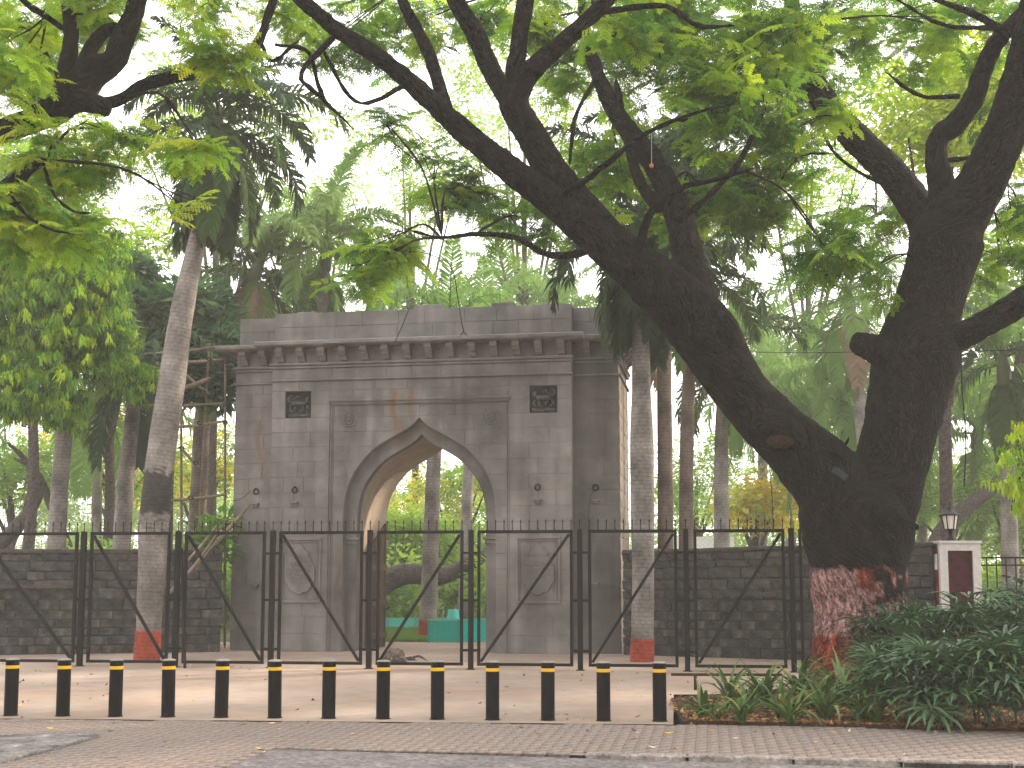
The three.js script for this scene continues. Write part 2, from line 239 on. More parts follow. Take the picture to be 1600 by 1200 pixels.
{ const s = new THREE.Shape(); s.moveTo(2.1, -0.1); s.lineTo(2.1, 5.85); s.lineTo(-2.1, 5.85); s.lineTo(-2.1, -0.1); s.lineTo(-wIn(0), -0.1); for (let i = 0; i <= 88; i++) { const k = i <= 44 ? i : 88 - i, y = k / 44 * apexIn; s.lineTo((i <= 44 ? -1 : 1) * (k === 44 ? 0 : wIn(y)), k ? y : -0.09); } s.lineTo(wIn(0), -0.1); s.closePath(); const g = new THREE.ExtrudeGeometry(s, { depth: 0.27, bevelEnabled: true, bevelSize: 0.012, bevelThickness: 0.012, bevelSegments: 1, bevelOffset: -0.012 }); g.translate(0, 0, -0.623); part('arch_ring', fUV(g), stone[4], gate); }
{ const s = archPath(new THREE.Shape(), wIn, apexIn, 0.032); s.holes.push(archPath(new THREE.Path(), wIn, apexIn, 0.0)); const g = new THREE.ExtrudeGeometry(s, { depth: 2.37, bevelEnabled: false }); g.translate(0, 0, -3.005); part('vault_lining', boxUV(g), M.tanLining, gate); }
// one dressed stone: a polygon in the facade plane with chamfered front edges
function ashlar(P, z, depth, ch) {
  const n = P.length, A = P.map((p, i) => { const a = P[(i + n - 1) % n], b = P[(i + 1) % n]; let e1 = [p[0] - a[0], p[1] - a[1]], e2 = [b[0] - p[0], b[1] - p[1]]; const l1 = Math.hypot(...e1) || 1, l2 = Math.hypot(...e2) || 1; const n1 = [-e1[1] / l1, e1[0] / l1], n2 = [-e2[1] / l2, e2[0] / l2]; const m = [n1[0] + n2[0], n1[1] + n2[1]], d = Math.max(0.5, (m[0] * m[0] + m[1] * m[1]) / 2); return [m[0] / d, m[1] / d]; });
  const ins = k => P.map((p, i) => [p[0] + A[i][0] * k, p[1] + A[i][1] * k]);
  const o = ins(0.0025), f = ins(0.0025 + ch), pos = []; const push = (...q) => q.forEach(v => pos.push(...v));
  for (let i = 0; i < n; i++) { const j = (i + 1) % n; const a = [...o[i], z - depth], b = [...o[j], z - depth], c = [...o[j], z - ch], d = [...o[i], z - ch], e = [...f[j], z], h = [...f[i], z]; push(a, b, c, a, c, d, d, c, e, d, e, h); }
  for (const t of THREE.ShapeUtils.triangulateShape(f.map(q => new THREE.Vector2(...q)), [])) push([...f[t[0]], z], [...f[t[1]], z], [...f[t[2]], z]);
  const g = new THREE.BufferGeometry(); g.setAttribute('position', new THREE.Float32BufferAttribute(pos, 3)); g.computeVertexNormals(); return fUV(g);
}
const gr = rngOf(314);
const darkStone = stone.slice(0, 3).map(m => { const c = m.clone(); c.color.multiplyScalar(0.70); return c; });   // darker copy of the stone for one wing
function stoneAt(P, z, set = stone) { return part('stone_block', ashlar(P, z + (gr() - 0.5) * 0.009, 0.06, 0.003 + gr() * 0.004), set[Math.floor(gr() * set.length)], gate); }
const rect = (x0, x1, y0, y1) => [[x0, y0], [x1, y0], [x1, y1], [x0, y1]];
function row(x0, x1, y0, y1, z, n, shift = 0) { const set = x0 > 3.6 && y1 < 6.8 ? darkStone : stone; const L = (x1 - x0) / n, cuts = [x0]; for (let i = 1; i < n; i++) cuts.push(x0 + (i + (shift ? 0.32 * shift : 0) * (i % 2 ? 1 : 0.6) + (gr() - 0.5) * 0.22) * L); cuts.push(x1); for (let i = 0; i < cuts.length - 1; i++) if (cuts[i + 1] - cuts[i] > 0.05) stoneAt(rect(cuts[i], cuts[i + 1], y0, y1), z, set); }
const courses = [0, 0.42, 0.83, 1.2, 1.57, 1.93, 2.3, 2.67, 3.03, 3.4, 3.77, 4.13, 4.5, 4.86, 5.21, 5.56, 5.885, 6.21, 6.45];
for (let c = 0; c < courses.length - 1; c++) {
  const y0 = courses[c], y1 = courses[c + 1], sh = c % 2 ? 1 : -1;
  for (const s of [-1, 1]) {
    const X = (a, b) => s < 0 ? [-b, -a] : [a, b];
    if (y0 >= 5.5 && y1 <= 6.22) { row(...X(2.19, 2.66), y0, y1, 0, 1); row(...X(3.32, 3.65), y0, y1, 0, 1); } else row(...X(2.19, 3.65), y0, y1, 0, 2 + (gr() < 0.55), sh);
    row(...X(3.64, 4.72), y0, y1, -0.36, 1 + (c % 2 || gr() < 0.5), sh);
    if (y0 < 5.9) {                                    // the spandrel, cut along the arch
      const yt = Math.min(y1, 5.9), wmin = wOut(yt), W0 = wOut(y0), cuts = [];
      const span = 2.19 - wmin, n = Math.max(1, Math.round(span / 0.72)); for (let i = 0; i <= n; i++) cuts.push(i === n ? 2.19 : wmin + (i + (i ? 0.2 * sh : 0)) * span / n);
      for (let i = 0; i < n; i++) {
        const xa = cuts[i], xb = cuts[i + 1], L = [], top = []; const ns = wmin < W0 - 0.02 ? 6 : 1;
        for (let k = 0; k <= ns; k++) { const y = y0 + (yt - y0) * k / ns, x = Math.max(xa, wOut(y)); if (x < xb - 0.03) L.push([x, y]); }
        if (L.length < 2 || L[L.length - 1][1] - L[0][1] < 0.08) continue;
        const yb = L[0][1]; const Pp = [[xb, yb], [xb, yt], ...L.slice().reverse()]; const Q = s > 0 ? Pp : Pp.map(p => [-p[0], p[1]]).reverse(); stoneAt(Q, -0.08);
      }
    }
  }
  if (y0 >= 5.88) row(-2.19, 2.19, Math.max(y0, 5.93), y1, 0, 5, sh);
}
row(-3.65, 3.65, 6.5, 6.75, 0.01, 11, 1); for (const s of [-1, 1]) row(s < 0 ? -4.72 : 3.64, s < 0 ? -3.64 : 4.72, 6.5, 6.75, -0.35, 2, 1);
row(-3.65, 3.65, 7.40, 7.80, -0.10, 10, 1); row(-3.65, 3.65, 7.80, 8.15, -0.10, 9, -1);
for (const s of [-1, 1]) { row(s < 0 ? -4.68 : 3.64, s < 0 ? -3.64 : 4.68, 7.40, 7.78, -0.45, 2, 1); row(s < 0 ? -4.68 : 3.64, s < 0 ? -3.64 : 4.68, 7.78, 8.12, -0.45, 2, -1); }
const gbox = (w, h, d, x, y, z) => fUV((() => { const g = block(w, h, d, 0.012, 0, gr); g.translate(x, y, z); return g; })());
part('parapet', merge([gbox(7.26, 0.77, 0.45, 0, 7.755, -0.38), gbox(1.03, 0.74, 0.45, -4.15, 7.74, -0.73), gbox(1.03, 0.74, 0.45, 4.15, 7.74, -0.73), gbox(0.4, 0.74, 2.1, 4.46, 7.74, -1.95), gbox(0.4, 0.74, 2.1, -4.46, 7.74, -1.95)]), M.stone, gate);
for (const [x0, x1, h] of [[-0.16, 0.54, 0.11], [1.72, 2.28, 0.10], [-3.1, -2.7, 0.035], [2.9, 3.5, 0.03]]) part('merlon', gbox(x1 - x0, h, 0.42, (x0 + x1) / 2, 8.15 + h / 2, -0.36), stone[2], gate);
// cornice slab, string courses and the rolls under the brackets
function profile(w, x, pts, mat, name) { const s = new THREE.Shape(pts.map(p => new THREE.Vector2(p[0], p[1]))); const g = new THREE.ExtrudeGeometry(s, { depth: w, bevelEnabled: false }); g.rotateY(-Math.PI / 2); g.translate(x + w / 2, 0, 0); return fUV(g); }
const slabP = (z) => [[z, 7.36], [z + 0.001, 7.29], [z - 0.06, 7.255], [z - 0.9, 7.245], [z - 0.9, 7.40], [z - 0.05, 7.385]];
part('cornice', merge([profile(7.94, 0, slabP(0.42)), profile(1.16, -4.54, slabP(0.05)), profile(1.16, 4.54, slabP(0.05)), gbox(0.6, 0.13, 2.9, 4.84, 7.318, -1.75), gbox(0.6, 0.13, 2.9, -4.84, 7.318, -1.75)]), stone[1], gate);
const roll = (z, y, r) => { const a = []; for (let i = 0; i <= 6; i++) { const t = -Math.PI / 2 + i / 6 * Math.PI; a.push([z + Math.cos(t) * r, y + Math.sin(t) * r]); } a.push([z - 0.05, y + r], [z - 0.05, y - r]); return a; };
const strings = []; for (const [y, r, o] of [[6.865, 0.035, 0.05], [6.79, 0.03, 0.02], [6.475, 0.026, 0.03]]) { strings.push(profile(7.30 + 2 * o, 0, roll(0.005 + o, y, r)), profile(1.06 + o, -4.2 - o / 2, roll(-0.355 + o, y - 0.004, r)), profile(1.06 + o, 4.2 + o / 2, roll(-0.355 + o, y - 0.004, r))); const sd = profile(2.6, 0, roll(0, y - 0.008, r)); sd.rotateY(Math.PI / 2); sd.translate(4.73 + o, 0, -1.72); strings.push(sd); }
part('string_course', merge(strings), stone[3], gate);
const brP = [[0, 6.92], [0.07, 6.925], [0.11, 6.96], [0.12, 7.0], [0.16, 7.03], [0.20, 7.04], [0.22, 7.10], [0.27, 7.12], [0.30, 7.15], [0.30, 7.248], [0, 7.248]];
const brG = profile(0.17, 0, brP.map(p => [p[0], p[1]]));
for (let i = 0; i < 14; i++) { const m = part('bracket', brG, stone[i % 3 ? 3 : 1], gate); m.position.set(-3.42 + i * 0.526, 0, -0.02); }
for (const s of [-1, 1]) for (let i = 0; i < 2; i++) { const m = part('bracket', brG, stone[4], gate); m.position.set(s * (3.98 + i * 0.5), 0, -0.37); }
for (let i = 0; i < 4; i++) { const m = part('bracket', brG, stone[4], gate); m.rotation.y = Math.PI / 2; m.position.set(4.7, 0, -0.7 - i * 0.6); }
part('panel_moulding', merge([profile(4.46, 0, roll(-0.03, 5.955, 0.03).map(p => [p[0] + 0.03, p[1]])), profile(4.34, 0, roll(-0.045, 5.88, 0.026)), ...[-1, 1].flatMap(k => [gbox(0.05, 5.86, 0.05, k * 2.165, 2.93, -0.062), gbox(0.03, 5.8, 0.03, k * 2.115, 2.9, -0.072)])]), stone[5], gate);
// side wall of the gateway: sunlight put into a paler, warmer stone colour
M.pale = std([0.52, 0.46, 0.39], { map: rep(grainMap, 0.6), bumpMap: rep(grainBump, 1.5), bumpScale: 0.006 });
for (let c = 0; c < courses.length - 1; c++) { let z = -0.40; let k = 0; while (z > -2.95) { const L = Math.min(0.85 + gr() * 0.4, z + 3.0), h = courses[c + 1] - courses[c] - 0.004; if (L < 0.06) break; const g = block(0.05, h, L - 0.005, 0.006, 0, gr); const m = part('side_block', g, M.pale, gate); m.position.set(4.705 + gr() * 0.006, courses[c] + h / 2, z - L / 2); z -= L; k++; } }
// imposts, jamb shafts, plinth
for (const s of [-1, 1]) {
  part('impost', merge([gbox(0.32, 0.07, 0.32, s * 1.66, 2.66, -0.43), gbox(0.26, 0.10, 0.26, s * 1.68, 2.57, -0.44), gbox(0.2, 0.05, 0.2, s * 1.70, 2.49, -0.45)]), stone[1], gate);
  part('impost', boxUV(merge([gbox(0.10, 0.07, 0.9, s * 1.53, 2.66, -2.5), gbox(0.07, 0.08, 0.86, s * 1.545, 2.585, -2.5)])), M.tanLining, gate);
}
// carved beast plaques
M.relief = std([0.16, 0.15, 0.145], { map: rep(grainMap, 1.5), bumpMap: rep(grainBump, 5), bumpScale: 0.006 });
M.reliefBack = std([0.05, 0.047, 0.05], { map: rep(grainMap, 1.5) });
for (const s of [-1, 1]) {
  const g0 = part('carved_plaque', merge([box(0.68, 0.67, 0.04, s * 2.99, 5.885, -0.115)]), M.reliefBack, gate);
  const T = (pts, r) => limb(pts.map(p => V(s * 2.99 + (s < 0 ? -1 : 1) * p[0], 5.885 + p[1], -0.07)), r, { radial: 7, step: 0.03, noise: 0.12, freq: 9, capStart: true });
  part('relief', merge([T([[-0.2, 0.06], [-0.05, 0.02], [0.1, 0.05], [0.2, 0.02]], [0.05, 0.075, 0.06, 0.05]), T([[-0.17, 0.05], [-0.22, 0.14], [-0.19, 0.2]], [0.05, 0.06, 0.04]), T([[-0.19, 0.0], [-0.24, -0.1], [-0.16, -0.18]], [0.035, 0.03, 0.022]), T([[-0.1, -0.02], [-0.12, -0.13], [-0.03, -0.19]], [0.04, 0.03, 0.02]), T([[0.18, 0.0], [0.22, -0.1], [0.14, -0.18]], [0.045, 0.03, 0.02]), T([[0.1, -0.01], [0.05, -0.1], [0.1, -0.14]], [0.035, 0.025, 0.02]), T([[0.2, 0.06], [0.27, 0.14], [0.2, 0.23], [0.1, 0.2]], [0.025, 0.028, 0.025, 0.016]), T([[-0.02, 0.17], [0.04, 0.21], [0.09, 0.15]], [0.02, 0.03, 0.015]), T([[-0.29, -0.24], [-0.1, -0.27], [0.1, -0.25], [0.28, -0.27]], [0.05, 0.045, 0.05, 0.04])]), M.relief, g0);
}
// rosettes
for (const s of [-1, 1]) { const L = [[0, 0.05], [0.03, 0.05], [0.045, 0.02], [0.075, 0.02], [0.09, 0.045], [0.11, 0.045], [0.12, 0.02], [0.145, 0.02], [0.155, 0.035], [0.175, 0.035], [0.185, 0]]; const g = new THREE.LatheGeometry(L.map(p => new THREE.Vector2(...p)), 24); g.rotateX(Math.PI / 2); g.translate(s * 1.73, 5.50, -0.088); part('rosette', fUV(g), stone[0], gate); }
// lobed cartouches with worn carved lines
for (const s of [-1, 1]) {
  const cx = s * 2.86, cy = 1.91, z = 0.0, q = [];
  const fr = part('cartouche_panel', merge([gbox(1.04, 0.06, 0.05, cx, 2.65, z + 0.028), gbox(1.04, 0.06, 0.05, cx, 1.17, z + 0.028), gbox(0.06, 1.42, 0.048, cx - 0.49, 1.91, z + 0.027), gbox(0.06, 1.42, 0.048, cx + 0.49, 1.91, z + 0.027), gbox(0.84, 0.03, 0.03, cx, 2.58, z + 0.018), gbox(0.03, 1.33, 0.03, cx - 0.43, 1.90, z + 0.018), gbox(0.03, 1.33, 0.03, cx + 0.43, 1.90, z + 0.018)]), stone[5], gate);
  const sh = new THREE.Shape(), N = 96; for (let i = 0; i <= N; i++) { const a = i / N * 2 * Math.PI + Math.PI / 10, lob = 1 + 0.07 * Math.abs(Math.sin(a * 5)) - 0.05; const x = Math.cos(a) * 0.37 * lob, y = Math.sin(a) * 0.47 * lob - 0.08; i ? sh.lineTo(x, y) : sh.moveTo(x, y); }
  let g = new THREE.ExtrudeGeometry(sh, { depth: 0.04, bevelEnabled: true, bevelSize: 0.014, bevelThickness: 0.014, bevelSegments: 2 }); g.translate(cx, cy, 0.004); q.push(fUV(g));
  const top = new THREE.Shape(); top.moveTo(-0.2, 0); top.bezierCurveTo(-0.25, 0.1, -0.12, 0.1, -0.1, 0.16); top.bezierCurveTo(-0.08, 0.24, -0.03, 0.2, 0, 0.29); top.bezierCurveTo(0.03, 0.2, 0.08, 0.24, 0.1, 0.16); top.bezierCurveTo(0.12, 0.1, 0.25, 0.1, 0.2, 0); g = new THREE.ExtrudeGeometry(top, { depth: 0.05, bevelSize: 0.012, bevelThickness: 0.01, bevelSegments: 1 }); g.translate(cx, cy + 0.33, 0.003); q.push(fUV(g));
  part('cartouche', merge(q), stone[2], fr);
  const lines = []; for (let rw = 0; rw < 5; rw++) { const y = cy + 0.16 - rw * 0.105; const half = [0.27, 0.31, 0.31, 0.28, 0.2][rw]; let x = -half; while (x < half) { const w = 0.02 + gr() * 0.05; if (gr() < 0.85) lines.push(box(w, 0.018 + gr() * 0.035, 0.014, cx + x + w / 2, y + (gr() - 0.5) * 0.02, 0.064)); x += w + 0.008; } lines.push(box(2 * half, 0.009, 0.012, cx, y - 0.045, 0.063)); }
  part('worn_carving', merge(lines), stone[1], fr);
}
// iron rings and small stone brackets
M.iron = std([0.012, 0.011, 0.012], { roughness: 0.55, metalness: 0.3 });
for (const [x, z] of [[-3.02, 0], [2.85, 0], [4.16, -0.36], [-4.13, -0.36]]) {
  const t = new THREE.TorusGeometry(0.065, 0.017, 6, 14); t.translate(x, 3.82, z + 0.03); part('iron_ring', merge([t.toNonIndexed(), new THREE.CylinderGeometry(0.02, 0.02, 0.09, 7).rotateX(Math.PI / 2).translate(x, 3.89, z + 0.02).toNonIndexed()]), M.iron, gate);
  part('ring_bracket', merge([gbox(0.18, 0.05, 0.11, x, 3.52, z + 0.05), gbox(0.14, 0.06, 0.07, x, 3.47, z + 0.03)]), stone[4], gate);
}
for (const [x, y] of [[-4.1, 1.55], [4.15, 1.6]]) part('ring_bracket', merge([gbox(0.18, 0.05, 0.12, x, y, -0.31), gbox(0.13, 0.06, 0.08, x, y - 0.05, -0.33)]), stone[4], gate);
part('stone_paving', merge([gbox(3.1, 0.05, 3.2, 0, -0.018, -1.7)]), M.court, gate);
// the open wooden door leaf inside the passage
{
  const door = new THREE.Group(); door.name = 'door_leaf'; gate.add(door); door.position.set(-1.46, 0.03, -1.0); door.rotation.y = Math.PI / 2 - 0.10;
  M.doorWood = std([0.055, 0.035, 0.027], { map: rep(grainMap, 1.5), bumpMap: rep(barkBump, 1), bumpScale: 0.01, roughness: 0.75 });
  M.doorEdge = std([0.20, 0.125, 0.085], { map: rep(grainMap, 1.5), roughness: 0.8 });
  const lf = w => 2.35 + 0.72 * Math.pow(w / 1.05, 0.8);
  for (let i = 0; i < 6; i++) { const x0 = i * 0.175, x1 = x0 + 0.171, s = new THREE.Shape([[x0, 0], [x1, 0], [x1, lf(x1)], [x0, lf(x0)]].map(p => new THREE.Vector2(...p))); const g = new THREE.ExtrudeGeometry(s, { depth: 0.05, bevelEnabled: true, bevelSize: 0.004, bevelThickness: 0.004, bevelSegments: 1, bevelOffset: -0.004 }); part('plank', boxUV(g), i % 2 ? M.doorWood : M.doorEdge, door); }
  part('ledge', merge([0.3, 1.1, 1.95].map(y => { const g = block(1.0, 0.14, 0.04, 0.006, 0, gr); g.translate(0.53, y, 0.078); return g; })), M.doorEdge, door);
}
// ------------------------------------------------------------------ dark coursed stone boundary walls
const basalt = [[0.144, 0.133, 0.127], [0.115, 0.108, 0.106], [0.172, 0.158, 0.146], [0.132, 0.127, 0.129], [0.218, 0.196, 0.172], [0.161, 0.149, 0.127]].map(c => std(c, { map: rep(grainMap, 1.4), bumpMap: rep(grainBump, 3), bumpScale: 0.03, roughness: 0.95 }));
M.basaltJoint = std([0.048, 0.045, 0.043]);
M.coping = std([0.177, 0.143, 0.129], { map: rep(grainMap, 1.1), bumpMap: rep(grainBump, 2), bumpScale: 0.02 });
function stoneWall(name, label, a, b, hA, hB, seed, niches) {
  const L = a.distanceTo(b), turn = Math.atan2(-(b.z - a.z), b.x - a.x), w = thing(name, label, 'wall', a, turn), r = rngOf(seed);
  w.userData.kind = 'structure';
  const sh = new THREE.Shape([[0, -0.1], [L, -0.1], [L, hB - 0.1], [0, hA - 0.1]].map(p => new THREE.Vector2(...p))); const g = new THREE.ExtrudeGeometry(sh, { depth: 0.33, bevelEnabled: false }); g.translate(0, 0, -0.45); part('core', boxUV(g), M.basaltJoint, w);
  const nC = 11; let count = 0; const left = [], hs = [0]; for (let c = 0; c < nC; c++) hs.push(hs[c] + 0.75 + r() * 0.55); const hk = hs.map(q => q / hs[nC]);
  for (let c = 0; c < nC; c++) {
    let x = -r() * 0.3;
    while (x < L) {
      const bw = 0.34 + r() * 0.42, x0 = Math.max(0, x), x1 = Math.min(L, x + bw); x += bw; if (x1 - x0 < 0.08) continue;
      const H = (hA + (hB - hA) * (x0 + x1) / 2 / L) - 0.1, y0 = hk[c] * H, y1 = hk[c + 1] * H, xm = (x0 + x1) / 2, ym = (y0 + y1) / 2;
      const inN = niches.some(q => xm > q[0] && xm < q[1] && ym > q[2] && ym < q[3]);
      const d = 0.10, z = inN ? -0.115 : (r() - 0.4) * 0.05; const geo = block(x1 - x0 - 0.016, y1 - y0 - 0.016, d, 0.014, 0.026, r);
      const px = (x0 + x1) / 2; geo.attributes.uv.array.forEach((q, i, ar) => { ar[i] = q + ((i & 1) ? ym * 1.7 : px * 1.3) + c * 0.37; });
      if (count < 290) { const m = part('stone', geo, basalt[Math.floor(r() * 6)], w); m.position.set(px, ym, z - d / 2 + 0.02); count++; } else { geo.translate(px, ym, z - d / 2 + 0.02); left.push(geo); }
    }
  }
  if (left.length) tag(part('stones', merge(left), basalt[0], w), null, null, null, 'stuff');
  for (let x = 0; x < L - 0.1; x += 0.95) { const l = Math.min(0.94, L - x), y = hA + (hB - hA) * (x + l / 2) / L; const m = part('coping_stone', block(l - 0.012, 0.10, 0.56, 0.02, 0.016, r), M.coping, w); m.position.set(x + l / 2, y - 0.05, -0.21); m.rotation.z = Math.atan2(hB - hA, L); }
  for (const q of niches) if (q[4]) part('niche_lintel', block(q[1] - q[0] + 0.16, 0.09, 0.1, 0.01, 0.01, r), M.coping, w).position.set((q[0] + q[1]) / 2, q[3] + 0.03, 0.0);
  return w;
}
stoneWall('stone_wall', 'dark coursed stone boundary wall on the bamboo scaffold side of archway', V(-13.5, 0, -28.75), V(-6.86, 0, -30.45), 2.38, 2.40, 21, [[1.9, 3.5, 0.5, 1.5, 1]]);
stoneWall('stone_wall', 'dark coursed stone wall running from archway to lantern pillar', V(2.52, 0, -29.35), V(8.52, 0, -26.0), 2.36, 2.46, 22, [[2.55, 3.55, 0.35, 1.35, 1]]);
// ------------------------------------------------------------------ mesh fence panels and posts
M.steel = std([0.011, 0.010, 0.010], { roughness: 0.6, specularIntensity: 0.12, bumpMap: rep(grainBump, 5), bumpScale: 0.002 });
M.wire = std([0.10, 0.095, 0.09], { roughness: 0.5, metalness: 0.4 });
const FA = gnd(127, 1041), FB = gnd(1073, 1049), FD = V().subVectors(FB, FA).normalize();
function onFence(u) { const k = (u - 800) / FOCAL, c = Math.cos(PITCH), s = Math.sin(PITCH); const t = (k * (-EYE * s - FA.z * c) - FA.x) / (FD.x + k * FD.z * c); return t; }
const fenceTurn = Math.atan2(-FD.z, FD.x);
const fp = t => FA.clone().addScaledVector(FD, t);
const spikeG = merge([new THREE.CylinderGeometry(0.008, 0.01, 0.17, 5).translate(0, 0.085, 0), new THREE.ConeGeometry(0.018, 0.07, 5).translate(0, 0.195, 0), new THREE.CylinderGeometry(0.013, 0.008, 0.02, 5).translate(0, 0.155, 0)]);
function fencePanel(u0, u1, dir, label) {
  const t0 = onFence(u0), t1 = onFence(u1), L = t1 - t0, y0 = 0.10, y1 = 2.60;
  const p = thing('wire_gate', label, 'gate', fp(t0), fenceTurn, 'wire mesh panels of the black steel fence');
  const m = (n, g) => part(n, g, M.steel, p);
  m('top_rail', box(L + 0.06, 0.06, 0.05, L / 2, y1, 0)); m('bottom_rail', box(L + 0.06, 0.055, 0.05, L / 2, y0, 0));
  for (const x of [0, L]) m('stile', box(0.056, y1 - y0 - 0.058, 0.05, x, (y0 + y1) / 2, 0));
  m('diagonal_brace', dir < 0 ? bar(V(0.04, y1 - 0.05, 0), V(L - 0.04, y0 + 0.05, 0), 0.052) : bar(V(0.04, y0 + 0.05, 0), V(L - 0.04, y1 - 0.05, 0), 0.052));
  const n = Math.max(2, Math.round(L / 0.165)); for (let i = 0; i <= n; i++) part('spike', spikeG, M.steel, p).position.set(L * i / n, y1 + 0.02, 0);
  const w = [], P = 0.09; const H = y1 - y0 - 0.05, yb = y0 + 0.025;
  for (let k = -Math.ceil(H / P); k < L / P; k++) for (const s of [1, -1]) { let xa = k * P, ya = 0, xb = xa + H, yt = H; if (xa < 0) { ya = -xa; xa = 0; } if (xb > L) { yt -= xb - L; xb = L; } if (yt - ya < 0.02) continue; const q = s > 0 ? [V(xa, yb + ya, 0.004), V(xb, yb + yt, 0.004)] : [V(xa, yb + H - ya, -0.004), V(xb, yb + H - yt, -0.004)]; const g = new THREE.CylinderGeometry(0.0009, 0.0009, q[0].distanceTo(q[1]), 3, 1, true); g.applyQuaternion(new THREE.Quaternion().setFromUnitVectors(V(0, 1, 0), V().subVectors(q[1], q[0]).normalize())); g.translate((q[0].x + q[1].x) / 2, (q[0].y + q[1].y) / 2, q[0].z); w.push(g.toNonIndexed()); }
  tag(part('wire_mesh', merge(w), M.wire, p), null, null, null, 'stuff');
}
function fencePost(u, w0, w1, label, lean) {
  const t = onFence(u), p = thing('fence_post', label, 'fence post', fp(t), fenceTurn, 'posts of the black steel fence');
  part('post', box(0.095, 2.62, 0.095, 0, 1.31, 0), M.steel, p); part('cap', box(0.095, 0.02, 0.095, 0, 2.632, 0), M.steel, p);
  part('spike', spikeG, M.steel, p).position.set(0, 2.62, 0);
  const a = onFence(w0) - t, b = onFence(w1) - t;
  for (const y of [0.36, 1.30, 2.20]) for (const q of [a, b]) if (Math.abs(q) < 0.6) part('tie_bar', box(Math.abs(q) - 0.068, 0.045, 0.035, q / 2 + Math.sign(q) * 0.009, y, 0), M.steel, p);
  part('foot_plate', box(0.16, 0.012, 0.16, 0, 0.006, 0), M.steel, p);
  if (lean) part('prop', bar(V(0.09, 2.3, 0.05), V(0.42, 0.02, 0.55), 0.04), M.steel, p);
}
fencePanel(-40, 113, -1, 'black mesh fence panel at the far scaffold end, before dark wall');
fencePanel(137, 259, -1, 'black mesh fence panel crossing the near leaning palm with red painted base');
fencePanel(286, 409, -1, 'black mesh fence panel between bamboo scaffold sticks and the archway corner');
fencePanel(435, 563, -1, 'black mesh fence panel before the scaffold-side carved cartouche');
fencePanel(589.5, 721, 1, 'black mesh fence panel standing in front of the arch opening');
fencePanel(748, 893.5, 1, 'black mesh fence panel before the cartouche nearer the big tree');
fencePanel(922.5, 1058, 1, 'black mesh fence panel crossing the straight palm beside archway');
fencePanel(1089, 1228, 1, 'black mesh fence panel before the dark wall niche near big tree');
fencePanel(1255, 1395, 1, 'black mesh fence panel mostly hidden behind the big tree trunk');
fencePost(124, 113, 137, 'black square fence post nearest the scaffold end of the wall');
fencePost(273, 259, 286, 'black fence post with slanting prop beside the near leaning palm', true);
fencePost(422.5, 409, 435, 'black square fence post at the scaffold-side edge of the archway');
fencePost(576, 563, 589.5, 'black fence post in front of the open wooden door leaf');
fencePost(735.5, 721, 748, 'black fence post standing before the turquoise hoarding');
fencePost(907, 893.5, 922.5, 'black fence post in front of the shaded archway wing');
fencePost(1074.5, 1058, 1089, 'black fence post between straight palm and wall niche');
fencePost(1241, 1228, 1255, 'black fence post closest to the painted big tree trunk');
// ------------------------------------------------------------------ bollards
M.black = std([0.006, 0.0058, 0.0065], { roughness: 0.5, specularIntensity: 0.12 }); M.yellow = std([0.62, 0.36, 0.02], { roughness: 0.45 }); M.capSkyTint = std([0.62, 0.58, 0.52], { roughness: 0.6, map: rep(grainMap, 3) });  // sky reflection on the bollard caps put into their pale colour
{
  const A = V(-6.29, 0, -16.34), B = V(1.78, 0, -15.69), R = 0.083;
  const lath = p => new THREE.LatheGeometry(p.map(q => new THREE.Vector2(...q)), 28);
  const order = ['nearest the lily bed', 'second from the lily bed', 'third from the lily bed', 'fourth from the lily bed', 'fifth from the lily bed', 'sixth from the lily bed', 'midmost of the row, seventh from the lily bed', 'eighth from the lily bed', 'ninth from the lily bed', 'tenth from the lily bed', 'eleventh from the lily bed', 'next to last, twelfth from the lily bed', 'last of the row, farthest from the lily bed'];
  let first = null; const r = rngOf(8);
  for (let i = 0; i < 13; i++) {
    let b; const label = 'black steel bollard with yellow band, ' + order[12 - i];
    if (!first) {
      b = first = thing('bollard', label, 'bollard', A, 0, 'black bollards with yellow bands in a row');
      part('post', lath([[R, -0.05], [R, 0.578], [R - 0.002, 0.582], [R - 0.002, 0.624], [R, 0.628], [R, 0.682], [R - 0.006, 0.69], [0.0, 0.690]]), M.black, b);
      part('yellow_band', lath([[R, 0.583], [R + 0.0015, 0.586], [R + 0.0015, 0.620], [R, 0.624]]), M.yellow, b);
      part('cap', lath([[R - 0.001, 0.690], [R + 0.003, 0.693], [R - 0.002, 0.702], [R * 0.6, 0.712], [0, 0.715]]), M.capSkyTint, b);
      part('collar', lath([[R + 0.012, 0.0], [R + 0.012, 0.006], [R, 0.012]]), M.steel, b);
    } else { b = first.clone(); b.name = numbered('bollard'); b.userData = { ...first.userData, label }; scene.add(b); }
    b.position.lerpVectors(A, B, i / 12); b.rotation.set((r() - 0.5) * 0.03, r() * 6, (r() - 0.5) * 0.034);
  }
}
